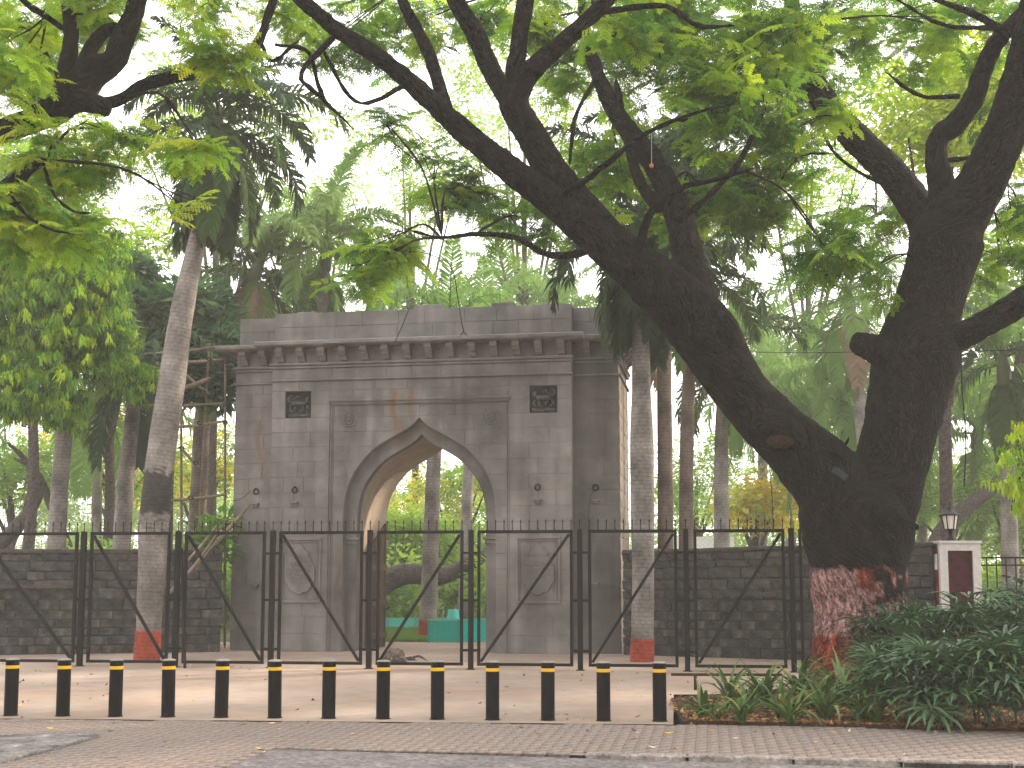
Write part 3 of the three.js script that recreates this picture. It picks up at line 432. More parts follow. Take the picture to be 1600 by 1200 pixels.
// ------------------------------------------------------------------ lantern pillar, railing, low bed rail
{
  const p = thing('gate_pillar', 'white framed gate pillar with maroon panel and red side', 'pillar', V(8.98, 0, -25.85), 0.10);
  M.white = std([0.60, 0.56, 0.53], { map: rep(M.tanLining.map, 2), bumpMap: rep(grainBump, 2), bumpScale: 0.006 }); M.maroon = std([0.111, 0.018, 0.026], { map: rep(grainMap, 3), bumpMap: rep(grainBump, 6), bumpScale: 0.01 }); M.redPaint = std([0.468, 0.091, 0.058], { map: rep(grainMap, 1) });
  part('shaft', box(0.82, 2.36, 0.5, 0.03, 1.18, -0.28), M.redPaint, p);
  part('frame', merge([box(0.17, 2.42, 0.08, -0.325, 1.21, 0), box(0.17, 2.42, 0.08, 0.365, 1.21, 0), box(0.52, 0.15, 0.08, 0.02, 2.345, 0), box(0.52, 0.25, 0.08, 0.02, 0.125, 0)]), M.white, p);
  part('panel', box(0.52, 2.02, 0.03, 0.02, 1.26, -0.012), M.maroon, p); part('coping', box(0.9, 0.05, 0.62, 0.02, 2.445, -0.24), M.white, p);
  part('notice', box(0.012, 0.32, 0.12, -0.388, 2.05, -0.2), std([0.75, 0.75, 0.78]), p);
  const l = thing('lantern', 'black hexagonal lantern with frosted panes on the white pillar', 'lantern', V(8.87, 2.47, -25.95), 0.3);
  const cyl = (a, b, h, y, n = 6) => new THREE.CylinderGeometry(a, b, h, n).translate(0, y, 0);
  M.frost = std([0.72, 0.66, 0.60], { roughness: 0.4 });
  part('stem', new THREE.LatheGeometry([[0.09, 0], [0.085, 0.03], [0.045, 0.05], [0.04, 0.16], [0.06, 0.18], [0.045, 0.2]].map(q => new THREE.Vector2(...q)), 12), M.iron, l);
  part('base', cyl(0.12, 0.05, 0.05, 0.215), M.iron, l); part('globe', cyl(0.155, 0.105, 0.28, 0.38), M.frost, l);
  for (let i = 0; i < 6; i++) { const a = i * Math.PI / 3; part('frame_bar', bar(V(Math.sin(a) * 0.112, 0.23, Math.cos(a) * 0.112), V(Math.sin(a) * 0.165, 0.53, Math.cos(a) * 0.165), 0.016), M.iron, l); }
  part('roof', merge([cyl(0.05, 0.22, 0.09, 0.57).toNonIndexed(), cyl(0.225, 0.225, 0.025, 0.52).toNonIndexed(), cyl(0.02, 0.05, 0.05, 0.64).toNonIndexed()]), M.iron, l); part('finial', merge([cyl(0.008, 0.018, 0.12, 0.72, 8).toNonIndexed(), new THREE.SphereGeometry(0.024, 8, 6).translate(0, 0.68, 0).toNonIndexed()]), M.iron, l);
  const r = thing('railing', 'thin black iron railing running on from the white pillar', 'railing', V(9.45, 0, -25.9), -0.05);
  part('top_rail', box(4.6, 0.035, 0.035, 2.3, 2.13, 0), M.iron, r); part('second_rail', box(4.6, 0.03, 0.03, 2.3, 1.98, 0), M.iron, r); part('bottom_rail', box(4.6, 0.03, 0.03, 2.3, 0.3, 0), M.iron, r);
  for (let i = 0; i < 24; i++) part('baluster', box(0.022, 1.95, 0.022, 0.1 + i * 0.19, 1.15, 0.027), M.iron, r);
  const b = thing('low_rail', 'low rusty brown bed rail behind the lilies', 'rail', gnd(1050, 1078), -0.05); M.rust = std([0.10, 0.05, 0.035], { map: rep(grainMap, 2) });
  part('rail', box(1.7, 0.04, 0.05, 0.84, 0.235, 0), M.rust, b); for (const x of [0.36, 1.5]) part('post', box(0.045, 0.235, 0.045, x, 0.098, 0), M.rust, b);
}
// ------------------------------------------------------------------ bamboo scaffold beside the archway
{
  M.bamboo = std([0.26, 0.205, 0.145], { map: rep(ringMap, 0.5, 0.45), roughness: 0.6 }); M.rope = std([0.06, 0.045, 0.03]);
  const s = thing('bamboo_scaffold', 'bamboo pole scaffold lashed beside the archway wing', 'scaffold', V(0, 0, 0));
  const D = 31.4, pole = (a, b, da = D, db = D, w = 5.2) => part('pole', limb([at(a[0], a[1], da), at((a[0] + b[0]) / 2, (a[1] + b[1]) / 2 + 1.5, (da + db) / 2), at(b[0], b[1], db)], [w / 2 / FOCAL * D, w / 2 / FOCAL * D * 0.9, w / 2 / FOCAL * D * 0.8], { radial: 8, step: 0.12, ringy: 0.12, capStart: true }), M.bamboo, s);
  const tie = (u, v, d = D - 0.1) => { const g = new THREE.TorusGeometry(0.05, 0.022, 6, 10); g.rotateX(0.6); const p = at(u, v, d); g.translate(p.x, p.y, p.z); part('lashing', g, M.rope, s); };
  pole([212, 555], [352, 541], D + 0.1, D + 0.3); pole([283, 566], [352, 561]); pole([213, 634], [358, 630]); pole([268, 668], [357, 657]); pole([264, 782], [356, 772]);
  pole([284, 1014], [283, 608], D + 0.12, D + 0.12, 4.6); pole([351, 1014], [352, 556], D + 0.15, D + 0.15, 4.6); pole([300, 1012], [327, 535], D + 0.3, D + 0.3, 4); pole([286, 582], [331, 618], D - 0.1, D + 0.1); pole([282, 608], [332, 589], D - 0.15, D, 8); pole([283, 700], [314, 732], D - 0.1, D + 0.1);
  for (const q of [[284, 630], [352, 632], [284, 700], [312, 661], [327, 561], [352, 565], [298, 778], [318, 612], [306, 723], [352, 660]]) tie(...q);
  const pl = (a, b, w, d0, d1, label) => { const t = tag(part('bamboo_pole', limb([at(a[0], a[1], d0), at((a[0] + b[0]) / 2, (a[1] + b[1]) / 2 + 2, (d0 + d1) / 2), at(b[0], b[1], d1)], [w, w * 0.9, w * 0.7], { radial: 8, step: 0.15, ringy: 0.1, capStart: true }), M.bamboo), label, 'pole', 'loose sticks by the scaffold'); };
  pl([262, 930], [392, 786], 0.05, 28.6, 31.0, 'longest loose bamboo pole propped against the archway'); pl([290, 880], [346, 812], 0.035, 28.7, 29.9, 'short bamboo stick leaning among the leaves over the wall'); pl([288, 905], [362, 800], 0.03, 28.8, 30.4, 'thin bamboo stick propped beside the longest pole');
}
// ------------------------------------------------------------------ cables
{
  const cable = (pts, w, label, m = M.iron) => tag(part('hanging_cable', limb(pts.map(q => at(...q)), pts.map(() => w), { radial: 5, step: 0.1 }), m), label, 'cable');
  cable([[640, 392, 21], [678, 400, 23], [706, 420, 25], [716, 470, 27], [722, 508, 29.4], [724, 518, 29.55], [704, 533, 29.7], [690, 534, 29.7]], 0.011, 'thin dark cable drooping onto the archway parapet');
  cable([[724, 518, 29.5], [732, 525, 29.6], [752, 529, 29.5]], 0.011, 'short dark cable end lying across the cornice');
  cable([[640, 480, 29.6], [628, 510, 29.4], [612, 545, 29.3]], 0.011, 'thin dark vine stem hanging over the parapet brackets');
  cable([[1502, 545, 18.9], [1503, 600, 18.95], [1509, 690, 18.95], [1506, 766, 18.9]], 0.010, 'black cable dangling from the low side branch of tree');
  cable([[1203, 735, 20.5], [1207, 790, 20.6], [1208, 860, 20.6]], 0.006, 'thin wire hanging below the leaning limb');
  cable([[1120, 549, 24], [1240, 551, 22], [1345, 550, 20.5], [1480, 549, 18.5], [1680, 545, 15]], 0.006, 'thin overhead wire stretched across behind the fork');
  cable([[928, 761, 29.2], [921, 790, 29.1], [920, 1010, 29.1]], 0.008, 'thin cable run down the shaded wing from its ring');
  cable([[392, 766, 30.9], [376, 780, 30.8], [352, 783, 31]], 0.008, 'slack wire from the wing ring to the scaffold');
  const b = thing('pendant_ball', 'small orange ball hanging on a cord beneath the canopy', 'ball', at(1018, 259, 18)); part('ball', new THREE.SphereGeometry(0.035, 12, 8), std([0.38, 0.15, 0.08]), b); part('cord', bar(V(0, 0.03, 0), V(0.01, 0.65, 0), 0.006, 0.006, 5), std([0.5, 0.48, 0.45]), b);
}
// ------------------------------------------------------------------ turquoise hoarding and garden things behind the arch
{
  M.turq = std([0.012, 0.72, 0.60], { roughness: 0.6, map: rep(M.tanLining.map, 3) }); M.turqPale = std([0.10, 0.56, 0.47], { roughness: 0.7 });
  const A = gnd(664, 1004), n = thing('hoarding', 'bright turquoise sheet hoarding low behind the archway', 'hoarding', V(A.x, 0, A.z), 0.02);
  for (let i = 0; i < 5; i++) { const w = 0.88; { const ribs = [box(w - 0.012, 0.57, 0.012, 0, 0, 0)]; for (let k = 0; k < 9; k++) ribs.push(new THREE.CylinderGeometry(0.013, 0.013, 0.565, 6).translate(-w / 2 + 0.06 + k * 0.095, 0, 0.006).toNonIndexed()); const sm = M.turq.clone(); sm.color.multiplyScalar(0.82 + 0.09 * (i * 7 % 4)); const m = part('sheet', merge(ribs), sm, n); m.position.set(i * w + w / 2 + 0.1, 0.295 + 0.008 * (i % 3), 0); m.rotation.z = 0.012 * (i % 2 ? 1 : -0.7); } part('post', box(0.05, 0.62, 0.05, i * w + 0.1, 0.31, 0.04), std([0.03, 0.33, 0.30]), n); }
  part('top_rail', box(4.5, 0.04, 0.06, 2.3, 0.61, 0.01), M.turqPale, n); part('tank_lid', new THREE.CylinderGeometry(0.14, 0.17, 0.25, 12).translate(0.75, 0.75, -0.35), M.turqPale, n);
  const B = gnd(520, 985), f = thing('garden_screen', 'pale turquoise garden screen beyond the lawn', 'screen', B, -0.03);
  for (let i = 0; i < 7; i++) { part('cloth_panel', box(0.9, 0.36, 0.02, i * 0.92 + 0.46, 0.24, 0), M.turqPale, f); part('post', bar(V(i * 0.92, 0, 0.03), V(i * 0.92, 0.5, 0.03), 0.035), std([0.25, 0.3, 0.28]), f); }
}
// ------------------------------------------------------------------ the big trees: bark
const barkCol = std([0.040, 0.032, 0.029], { map: rep(barkMap, 0.9, 0.6), bumpMap: rep(barkBump, 0.9, 0.6), bumpScale: 0.09, roughness: 0.97 });
M.barkV = new THREE.MeshPhysicalMaterial({ specularIntensity: 0.2, vertexColors: true, map: rep(barkMap, 0.9, 0.6), bumpMap: rep(barkBump, 0.9, 0.6), bumpScale: 0.09, roughness: 0.97 });
M.twig = std([0.075, 0.052, 0.045], { map: rep(barkMap, 2, 2), roughness: 0.95 });
let anchors = [];
const L_ = (parent, name, list, o = {}) => { const [p, r] = poly(list); if (name !== 'trunk' && name !== 'branch_stub') p.forEach((q, i) => { if (r[i] < 0.36 && r[i] > 0.024) anchors.push(q); }); return part(name, limb(p, r, { radial: 18, step: 0.11, noise: 0.05, freq: 1.3, fine: 0.018, capStart: false, ...o }), barkCol, parent); };
// ---- leaf sprays
function Tri() { return { p: [], c: [] }; }
function leaflet(T, b, d, side, len, wid, fold = 0.25) { const n = V().crossVectors(d, side).normalize(), m = b.clone().addScaledVector(d, len * 0.45), t = b.clone().addScaledVector(d, len), l = m.clone().addScaledVector(side, wid).addScaledVector(n, fold * wid), r = m.clone().addScaledVector(side, -wid).addScaledVector(n, fold * wid); T.p.push(b, l, t, b, t, r); }
function toGeo(T) { const g = new THREE.BufferGeometry(), a = new Float32Array(T.p.length * 3); T.p.forEach((q, i) => { a[3 * i] = q.x; a[3 * i + 1] = q.y; a[3 * i + 2] = q.z; }); g.setAttribute('position', new THREE.BufferAttribute(a, 3)); g.computeVertexNormals(); return g; }
function rod(T, a, b, w) { const d = V().subVectors(b, a).normalize(), s = Math.abs(d.y) < 0.9 ? V(0, 1, 0).cross(d).normalize() : V(1, 0, 0), n = V().crossVectors(d, s); for (let i = 0; i < 3; i++) { const f = k => V().addScaledVector(s, Math.cos(k * 2.0944) * w).addScaledVector(n, Math.sin(k * 2.0944) * w); const p = a.clone().add(f(i)), q = a.clone().add(f(i + 1)); T.p.push(p, q, b.clone().add(f(i + 1)), p, b.clone().add(f(i + 1)), b.clone().add(f(i))); } }
function pinnateSpray(seed, nLeaves = 6) {                      // a twig of twice-divided feathery leaves
  const r = rngOf(seed), T = Tri(), tw = [V(0, 0, 0), V(0.25, 0.05, 0), V(0.5, 0.04, 0.02)];
  rod(T, tw[0], tw[1], 0.006); rod(T, tw[1], tw[2], 0.004);
  for (let i = 0; i < nLeaves; i++) {
    const t = (i + 0.6) / nLeaves, b = V(0.5 * t, 0.05 * Math.sin(t * 2), 0), az = (i % 2 ? 1 : -1) * (0.7 + r() * 0.7) * (i === nLeaves - 1 ? 0.2 : 1), el = -0.05 + r() * 0.35, len = 0.24 + r() * 0.1;
    let d = V(Math.cos(az) * Math.cos(el), Math.sin(el), Math.sin(az) * Math.cos(el)), p = b.clone(); const NP = 5;
    for (let k = 0; k < NP; k++) {
      const q = p.clone().addScaledVector(d, len / NP); rod(T, p, q, 0.0025); p = q; d.y -= 0.11; d.normalize();
      const s = V(0, 1, 0).cross(d).normalize();
      for (const sg of [-1, 1]) {
        const pd = d.clone().multiplyScalar(0.55).addScaledVector(s, sg).normalize(); pd.y -= 0.12 + r() * 0.25; pd.normalize(); const pl = (0.075 + 0.045 * (k / NP)) * (0.85 + r() * 0.3), nl = 4;
        const ps = V(0, 1, 0).cross(pd).normalize(), pu = V().crossVectors(pd, ps).normalize();
        for (let m = 0; m < nl; m++) for (const s2 of [-1, 1]) { const bb = p.clone().addScaledVector(pd, pl * (m + 0.4) / nl), ld = pd.clone().multiplyScalar(0.6).addScaledVector(ps, s2).addScaledVector(pu, -0.15 + (r() - 0.5) * 0.7).normalize(), ls = V().crossVectors(pu, ld).normalize(); leaflet(T, bb, ld, ls, 0.034 + 0.018 * m / nl, 0.0125 + 0.004 * m / nl); }
      }
    }
  }
  return toGeo(T);
}
function droopSpray(seed) {                                    // narrow hanging wavy leaves
  const r = rngOf(seed), T = Tri(); rod(T, V(0, 0, 0), V(0.45, -0.1, 0), 0.006);
  for (let i = 0; i < 22; i++) { const b = V(0.48 * r(), -0.1 * r(), (r() - 0.5) * 0.06), az = r() * 6.28, d = V(Math.cos(az) * 0.5, -1, Math.sin(az) * 0.5).normalize(), s = V(-Math.sin(az), 0, Math.cos(az)); const len = 0.17 + r() * 0.1; leaflet(T, b, d, s, len * 0.6, 0.019, 0.5); const d2 = d.clone(); d2.y -= 0.5; d2.normalize(); leaflet(T, b.clone().addScaledVector(d, len * 0.35), d2, s, len * 0.65, 0.016, -0.3); }
  return toGeo(T);
}
function broadClump(seed, n, R, len) { const r = rngOf(seed), T = Tri(); for (let i = 0; i < n; i++) { const a = V(r() - 0.5, r() - 0.5, r() - 0.5).normalize(), b = a.clone().multiplyScalar(R * Math.cbrt(r())); b.y *= 0.6; const d = V(a.x + (r() - 0.5) * 1.5, a.y * 0.5 - 0.4 * r(), a.z + (r() - 0.5) * 1.5).normalize(), s = V(0, 1, 0).cross(d).normalize().applyAxisAngle(d, (r() - 0.5) * 1.4); leaflet(T, b, d, s, len * (0.7 + r() * 0.6), len * 0.22); } return toGeo(T); }
const PIN = [pinnateSpray(1), pinnateSpray(2, 7), pinnateSpray(3, 5), pinnateSpray(13, 4), pinnateSpray(14, 8)], DROOP = [droopSpray(4), droopSpray(5)], CLUMP = [broadClump(6, 60, 0.55, 0.2), broadClump(7, 70, 0.7, 0.26)], FAR = [broadClump(8, 110, 1.0, 0.3), broadClump(9, 100, 1.1, 0.34)], BIGLEAF = [broadClump(10, 26, 0.42, 0.34)];
const leafGreen = leafMat([1, 1, 1], 0.5);
// leaves of a crown: copies of a spray gathered in clumps; c = [centre, radii (m), count], tint = list of colours
function foliage(parent, name, geos, clumps, tints, seed, o = {}) {
  const r = rngOf(seed), per = geos.map(() => []); const q = new THREE.Object3D(); q.rotation.order = 'YXZ';
  for (const [c, rad, n, tint] of clumps) for (let i = 0; i < n; i++) {
    const a = V(r() * 2 - 1, r() * 2 - 1, r() * 2 - 1); if (a.length() > 1) { a.normalize().multiplyScalar(Math.cbrt(r())); }
    q.position.set(c.x + a.x * rad[0], c.y + a.y * rad[1], c.z + a.z * rad[2]);
    if (o.gap && fbm(q.position.x * o.freq, q.position.y * o.freq * 1.3, q.position.z * o.freq, 2) < o.gap) continue;
    q.rotation.set((r() - 0.5) * (o.tilt ?? 0.9), r() * 6.283, (r() - 0.5) * (o.tilt ?? 0.9) - (o.droop ?? 0.15)); q.scale.setScalar((0.6 + r() * 0.75) * (o.scale ?? 1)); q.updateMatrix();
    const tt = tint || tints, k = tt[Math.floor(r() * tt.length)], v = 0.75 + r() * 0.5; per[Math.floor(r() * geos.length)].push([q.matrix.clone(), new THREE.Color().setRGB(k[0] * v, k[1] * v, k[2] * v)]);
  }
  per.forEach((list, g) => { if (!list.length) return; const im = new THREE.InstancedMesh(geos[g], leafGreen, list.length); im.name = name; im.userData.kind = 'stuff'; im.castShadow = im.receiveShadow = true; list.forEach(([m, c], i) => { im.setMatrixAt(i, m); im.setColorAt(i, c); }); parent.add(im); });
}
// fine branches that carry the clumps: from the nearest bough into each clump
function carry(parent, clumps, seed) {
  const r = rngOf(seed), list = [];
  for (const [c, rad] of clumps) {
    let a = anchors[0], bd = 1e9; for (const q of anchors) { const d = q.distanceTo(c); if (d < bd) { bd = d; a = q; } } if (bd > 7) continue;
    const mid = a.clone().lerp(c, 0.5).add(V((r() - 0.5) * 0.4, 0.15 + r() * 0.3, (r() - 0.5) * 0.4)); list.push(limb([a, mid, c], [0.026, 0.017, 0.009], { radial: 6, step: 0.3, noise: 0.1, capStart: true }));
    for (let i = 0; i < 5; i++) { const f = a.clone().lerp(c, 0.45 + 0.5 * r()), e = c.clone().add(V((r() * 2 - 1) * rad[0] * 0.9, (r() * 2 - 1) * rad[1] * 0.9, (r() * 2 - 1) * rad[2] * 0.8)); list.push(limb([i < 2 ? mid : c, f.lerp(e, 0.6).add(V(0, 0.08, 0)), e], [0.012, 0.008, 0.003], { radial: 5, step: 0.3, noise: 0.12 })); }
  }
  tag(part('fine_branches', merge(list), M.twig, parent), null, null, null, 'stuff');
}
// a clump given by its place in the photograph: [u, v, half width, half height, distance, half depth, count, tint]
const clump = (u, v, ru, rv, D, dz, n, tint) => [at(u, v, D), [ru / FOCAL * D, rv / FOCAL * D, dz], n, tint];
const DARK = [[0.072, 0.168, 0.022], [0.090, 0.204, 0.022], [0.060, 0.138, 0.026]], MID = [[0.132, 0.276, 0.022], [0.180, 0.336, 0.024], [0.108, 0.240, 0.024]], BRIGHT = [[0.288, 0.456, 0.024], [0.360, 0.504, 0.026], [0.228, 0.396, 0.024]], GOLD = [[0.456, 0.576, 0.030], [0.528, 0.576, 0.030], [0.360, 0.528, 0.030]];
const LEAF_A = [...MID, ...BRIGHT, ...MID, ...BRIGHT, ...DARK], LEAF_B = [...BRIGHT, ...BRIGHT, ...GOLD, ...MID];
// ---- tree A, the big forked tree
{
  const t = thing('rain_tree', 'massive dark forked tree with pinkish red painted base', 'tree', V(0, 0, 0));
  const red = [0.62, 0.15, 0.09], pink = [0.88, 0.52, 0.48], bark = [0.040, 0.032, 0.029];
  const paint = (q) => {
    const n = fbm(q.x * 3 + 3, q.y * 1.6, q.z * 3, 4), f = fbm(q.x * 16, q.y * 5, q.z * 16, 3), top = 1.86 + 0.12 * fbm(q.x * 4, 0, q.z * 4, 2);
    const sx = (q.x - 5.31) / 0.7, bare = sx > -0.05 && sx < 0.62 ? 0.20 : (sx >= 0.62 ? 0.06 : -0.25);
    if (q.y > top + 0.1 * f || q.y < 0.02 || n * 0.8 + f * 0.9 < bare - 0.12) return bark;
    const k = q.y > 0.86 + 0.1 * n ? (sx < -0.15 ? (f > -0.34 ? pink : red) : (f > 0.12 ? pink : [0.42, 0.13, 0.11])) : (f > -0.3 ? red : [0.36, 0.11, 0.08]);
    return q.y > 1.55 && sx > -0.35 && sx < 0 ? red : k;
  };
  const [tp, trr] = poly([[1352, 1100, 215, 19.5], [1350, 1062, 168, 19.5], [1347, 1010, 150, 19.5], [1344, 950, 144, 19.5], [1342, 890, 150, 19.5], [1341, 840, 172, 19.5], [1343, 800, 186, 19.5], [1368, 750, 120, 19.5], [1384, 715, 84, 19.5], [1394, 684, 50, 19.5]]);
  part('trunk', limb(tp, trr, { radial: 72, step: 0.04, noise: 0.035, freq: 1.6, fine: 0.016, color: paint, flare: (q, a) => 1 + (q.y < 0.5 ? 0.10 * (0.5 - q.y) * (1 + Math.sin(a * 5 + 1)) : 0) + 0.03 * Math.sin(a * 4 + 0.6) }), M.barkV, t);
  const D = 19.5;
  L_(t, 'limb', [[1352, 880, 110, D], [1330, 800, 150, D], [1275, 730, 112, 19.4], [1211, 669, 92, 19.2], [1158, 612, 86, 19.0], [1094, 512, 104, 18.7], [1040, 455, 92, 18.5], [995, 418, 78, 18.3]], { radial: 36, step: 0.06 });
  L_(t, 'limb', [[1060, 470, 60, 18.6], [985, 420, 62, 18.3], [925, 366, 56, 18.0], [866, 317, 50, 17.8], [800, 267, 43, 17.6], [732, 212, 38, 17.3], [665, 150, 32, 17.1], [597, 93, 28, 16.9], [530, 49, 25, 16.7], [480, 8, 23, 16.5], [430, -40, 20, 16.3]], { radial: 24, step: 0.07 });
  L_(t, 'limb', [[1085, 500, 64, 18.7], [1000, 420, 66, 18.3], [940, 358, 56, 18.1], [893, 303, 52, 18.0], [857, 258, 52, 17.9], [834, 218, 50, 17.8], [806, 170, 48, 17.7], [799, 135, 44, 17.6]], { radial: 24, step: 0.07 });
  L_(t, 'branch', [[806, 175, 36, 17.7], [786, 140, 34, 17.7], [763, 101, 32, 17.8], [741, 51, 32, 17.9], [712, 0, 29, 18.0], [690, -50, 26, 18.1]]);
  L_(t, 'branch', [[803, 160, 40, 17.6], [805, 110, 32, 17.5], [811, 66, 27, 17.4], [821, 0, 29, 17.3], [826, -60, 26, 17.2]]);
  L_(t, 'branch', [[803, 160, 40, 17.6], [820, 122, 38, 17.5], [842, 99, 34, 17.4], [878, 68, 29, 17.2], [911, 37, 26, 17.0], [948, 0, 23, 16.9], [985, -45, 20, 16.8]]);
  L_(t, 'branch', [[697, 170, 24, 17.2], [684, 128, 21, 17.3], [669, 80, 20, 17.4], [648, 40, 19, 17.5], [628, 0, 17, 17.6], [612, -50, 15, 17.7]]);
  L_(t, 'limb', [[1105, 520, 60, 18.9], [1088, 455, 58, 19.3], [1075, 400, 52, 19.7], [1062, 345, 46, 20.0], [1042, 290, 42, 20.2], [1015, 245, 37, 20.4], [981, 203, 32, 20.6], [953, 160, 28, 20.8], [930, 105, 22, 21], [914, 40, 16, 21.2], [905, -30, 12, 21.3]], { radial: 20 });
  L_(t, 'branch', [[1032, 325, 24, 20.1], [1004, 292, 19, 20.3], [988, 250, 16, 20.5], [976, 200, 12, 20.6], [962, 120, 9, 20.7]]);
  L_(t, 'branch', [[1000, 382, 16, 17.9], [1020, 327, 13, 17.4], [1075, 290, 10, 17.1], [1110, 283, 8, 16.9], [1180, 262, 5, 16.6]], { radial: 8 });
  L_(t, 'branch', [[872, 309, 11, 17.5], [910, 285, 10, 17.2], [948, 256, 9, 17.0], [1002, 213, 8, 16.8], [1070, 182, 6, 16.6], [1150, 160, 4, 16.4]], { radial: 8 });
  L_(t, 'branch', [[945, 380, 14, 18.2], [905, 396, 13, 18.6], [858, 398, 11, 18.9], [800, 370, 9, 19.3], [740, 366, 7, 19.6], [690, 371, 5, 19.9], [640, 360, 4, 20.2]], { radial: 8 });
  L_(t, 'limb', [[1352, 860, 120, D], [1372, 780, 130, D], [1391, 725, 112, D], [1404, 677, 114, D], [1419, 619, 124, D], [1430, 560, 134, D], [1447, 484, 106, D], [1466, 425, 108, 19.4], [1478, 380, 116, 19.3], [1490, 335, 92, 19.2], [1500, 295, 50, 19.15]], { radial: 40, step: 0.06 });
  L_(t, 'limb', [[1470, 425, 50, 19.4], [1460, 385, 70, 19.45], [1440, 335, 56, 19.7], [1392, 270, 51, 20.0], [1352, 230, 48, 20.3], [1310, 187, 44, 20.6], [1281, 148, 42, 20.9], [1262, 111, 35, 21.2], [1243, 40, 27, 21.6], [1232, -40, 22, 22]], { radial: 24, step: 0.08 });
  L_(t, 'limb', [[1476, 400, 40, 19.4], [1476, 350, 56, 19.35], [1472, 300, 44, 19.3], [1463, 240, 34, 19.2], [1469, 212, 34, 19.2], [1490, 196, 36, 19.1], [1519, 158, 33, 19.0], [1536, 111, 30, 18.9], [1555, 70, 28, 18.8], [1580, 40, 26, 18.7], [1620, 0, 22, 18.6]], { radial: 20, step: 0.06 });
  L_(t, 'limb', [[1462, 440, 60, 19.4], [1480, 392, 98, 19.3], [1501, 337, 90, 19.2], [1535, 285, 76, 19.0], [1560, 229, 70, 18.8], [1584, 169, 66, 18.6], [1606, 90, 64, 18.4], [1624, 0, 58, 18.2], [1640, -90, 50, 18.0]], { radial: 28, step: 0.07 });
  L_(t, 'limb', [[1425, 532, 30, 19.5], [1460, 530, 48, 19.4], [1500, 525, 44, 19.2], [1548, 501, 41, 19.0], [1600, 469, 44, 18.8], [1670, 420, 36, 18.5], [1760, 330, 28, 18.0], [1830, 200, 20, 17.6]], { radial: 24, step: 0.07 });
  L_(t, 'branch_stub', [[1405, 566, 64, 19.3], [1372, 548, 50, 19.15], [1348, 538, 38, 19.05], [1334, 533, 30, 19.0]], { radial: 20, step: 0.04, noise: 0.12 });
  L_(t, 'branch_stub', [[1262, 715, 60, 19.2], [1292, 703, 44, 19.0], [1310, 702, 34, 18.9], [1322, 699, 22, 18.85]], { radial: 18, step: 0.04, noise: 0.2, freq: 4 });
  L_(t, 'branch_stub', [[1316, 700, 8, 18.9], [1324, 690, 5, 18.85], [1327, 682, 2, 18.85]], { radial: 6, step: 0.03 });
  // swollen scar where a limb was cut
  { const sc = part('cut_scar', limb(poly([[1178, 655, 20, 18.9], [1196, 660, 44, 18.78], [1218, 670, 52, 18.72], [1240, 683, 40, 18.75], [1252, 694, 18, 18.9]])[0], [0.1, 0.21, 0.25, 0.2, 0.09], { radial: 24, step: 0.03, noise: 0.22, freq: 3.5, fine: 0.03, capStart: true }), barkCol, t);
    const sw = new THREE.SphereGeometry(1, 24, 16); sw.scale(0.19, 0.10, 0.12); const sp = sw.attributes.position; for (let i = 0; i < sp.count; i++) { const k = 1 + 0.3 * fbm(sp.getX(i) * 9, sp.getY(i) * 9, sp.getZ(i) * 9, 3); sp.setXYZ(i, sp.getX(i) * k, sp.getY(i) * k, sp.getZ(i) * k); } sw.computeVertexNormals(); const c = at(1218, 690, 18.56); sw.translate(c.x, c.y, c.z); M.scar = std([0.16, 0.085, 0.055], { map: rep(barkMap, 2), bumpMap: rep(barkBump, 2), bumpScale: 0.04 }); part('healed_wood', sw, M.scar, sc); }
  const tg = part('slate_tag', block(0.24, 0.14, 0.03, 0.004, 0.01, rngOf(3)), std([0.06, 0.068, 0.08], { map: rep(grainMap, 2) }), t); tg.position.copy(at(1312, 740, 18.72)); tg.rotation.set(-0.5, 0.2, -0.62);
  for (const l of [[[1596, 52, 12, 18.4], [1553, 44, 9, 18.2], [1478, 40, 7, 18.0], [1425, 14, 5, 17.8], [1390, -10, 4, 17.7]], [[1575, 55, 16, 18.5], [1526, 24, 12, 18.2], [1465, 0, 9, 17.9], [1400, -30, 6, 17.6]], [[1262, 140, 14, 20.8], [1180, 135, 11, 20.2], [1100, 175, 8, 19.6], [1060, 190, 6, 19.2]], [[1195, 170, 7, 18.5], [1150, 260, 9, 18.4], [1080, 330, 10, 18.4], [1050, 345, 10, 18.5]], [[1270, 150, 8, 21], [1305, 240, 6, 20.5], [1400, 300, 6, 20.0], [1450, 330, 7, 19.6]], [[930, 20, 12, 17], [1040, 10, 9, 16.6], [1090, 40, 7, 16.4], [1150, 40, 5, 16.2]], [[520, 60, 10, 16.7], [470, 120, 8, 16.4], [500, 150, 6, 16.3], [560, 210, 4, 16.3]], [[640, 130, 9, 17], [560, 160, 7, 16.8], [500, 70, 6, 16.7]], [[940, 110, 8, 20.8], [900, 180, 7, 20], [890, 260, 6, 19.4]], [[1500, 150, 9, 19], [1440, 150, 6, 19.2], [1380, 110, 5, 19.4]], [[1482, 250, 9, 19.3], [1540, 250, 7, 19.4], [1530, 300, 5, 19.6]]]) L_(t, 'twig', l, { radial: 7, step: 0.12, noise: 0.1 });
  const C = clump;
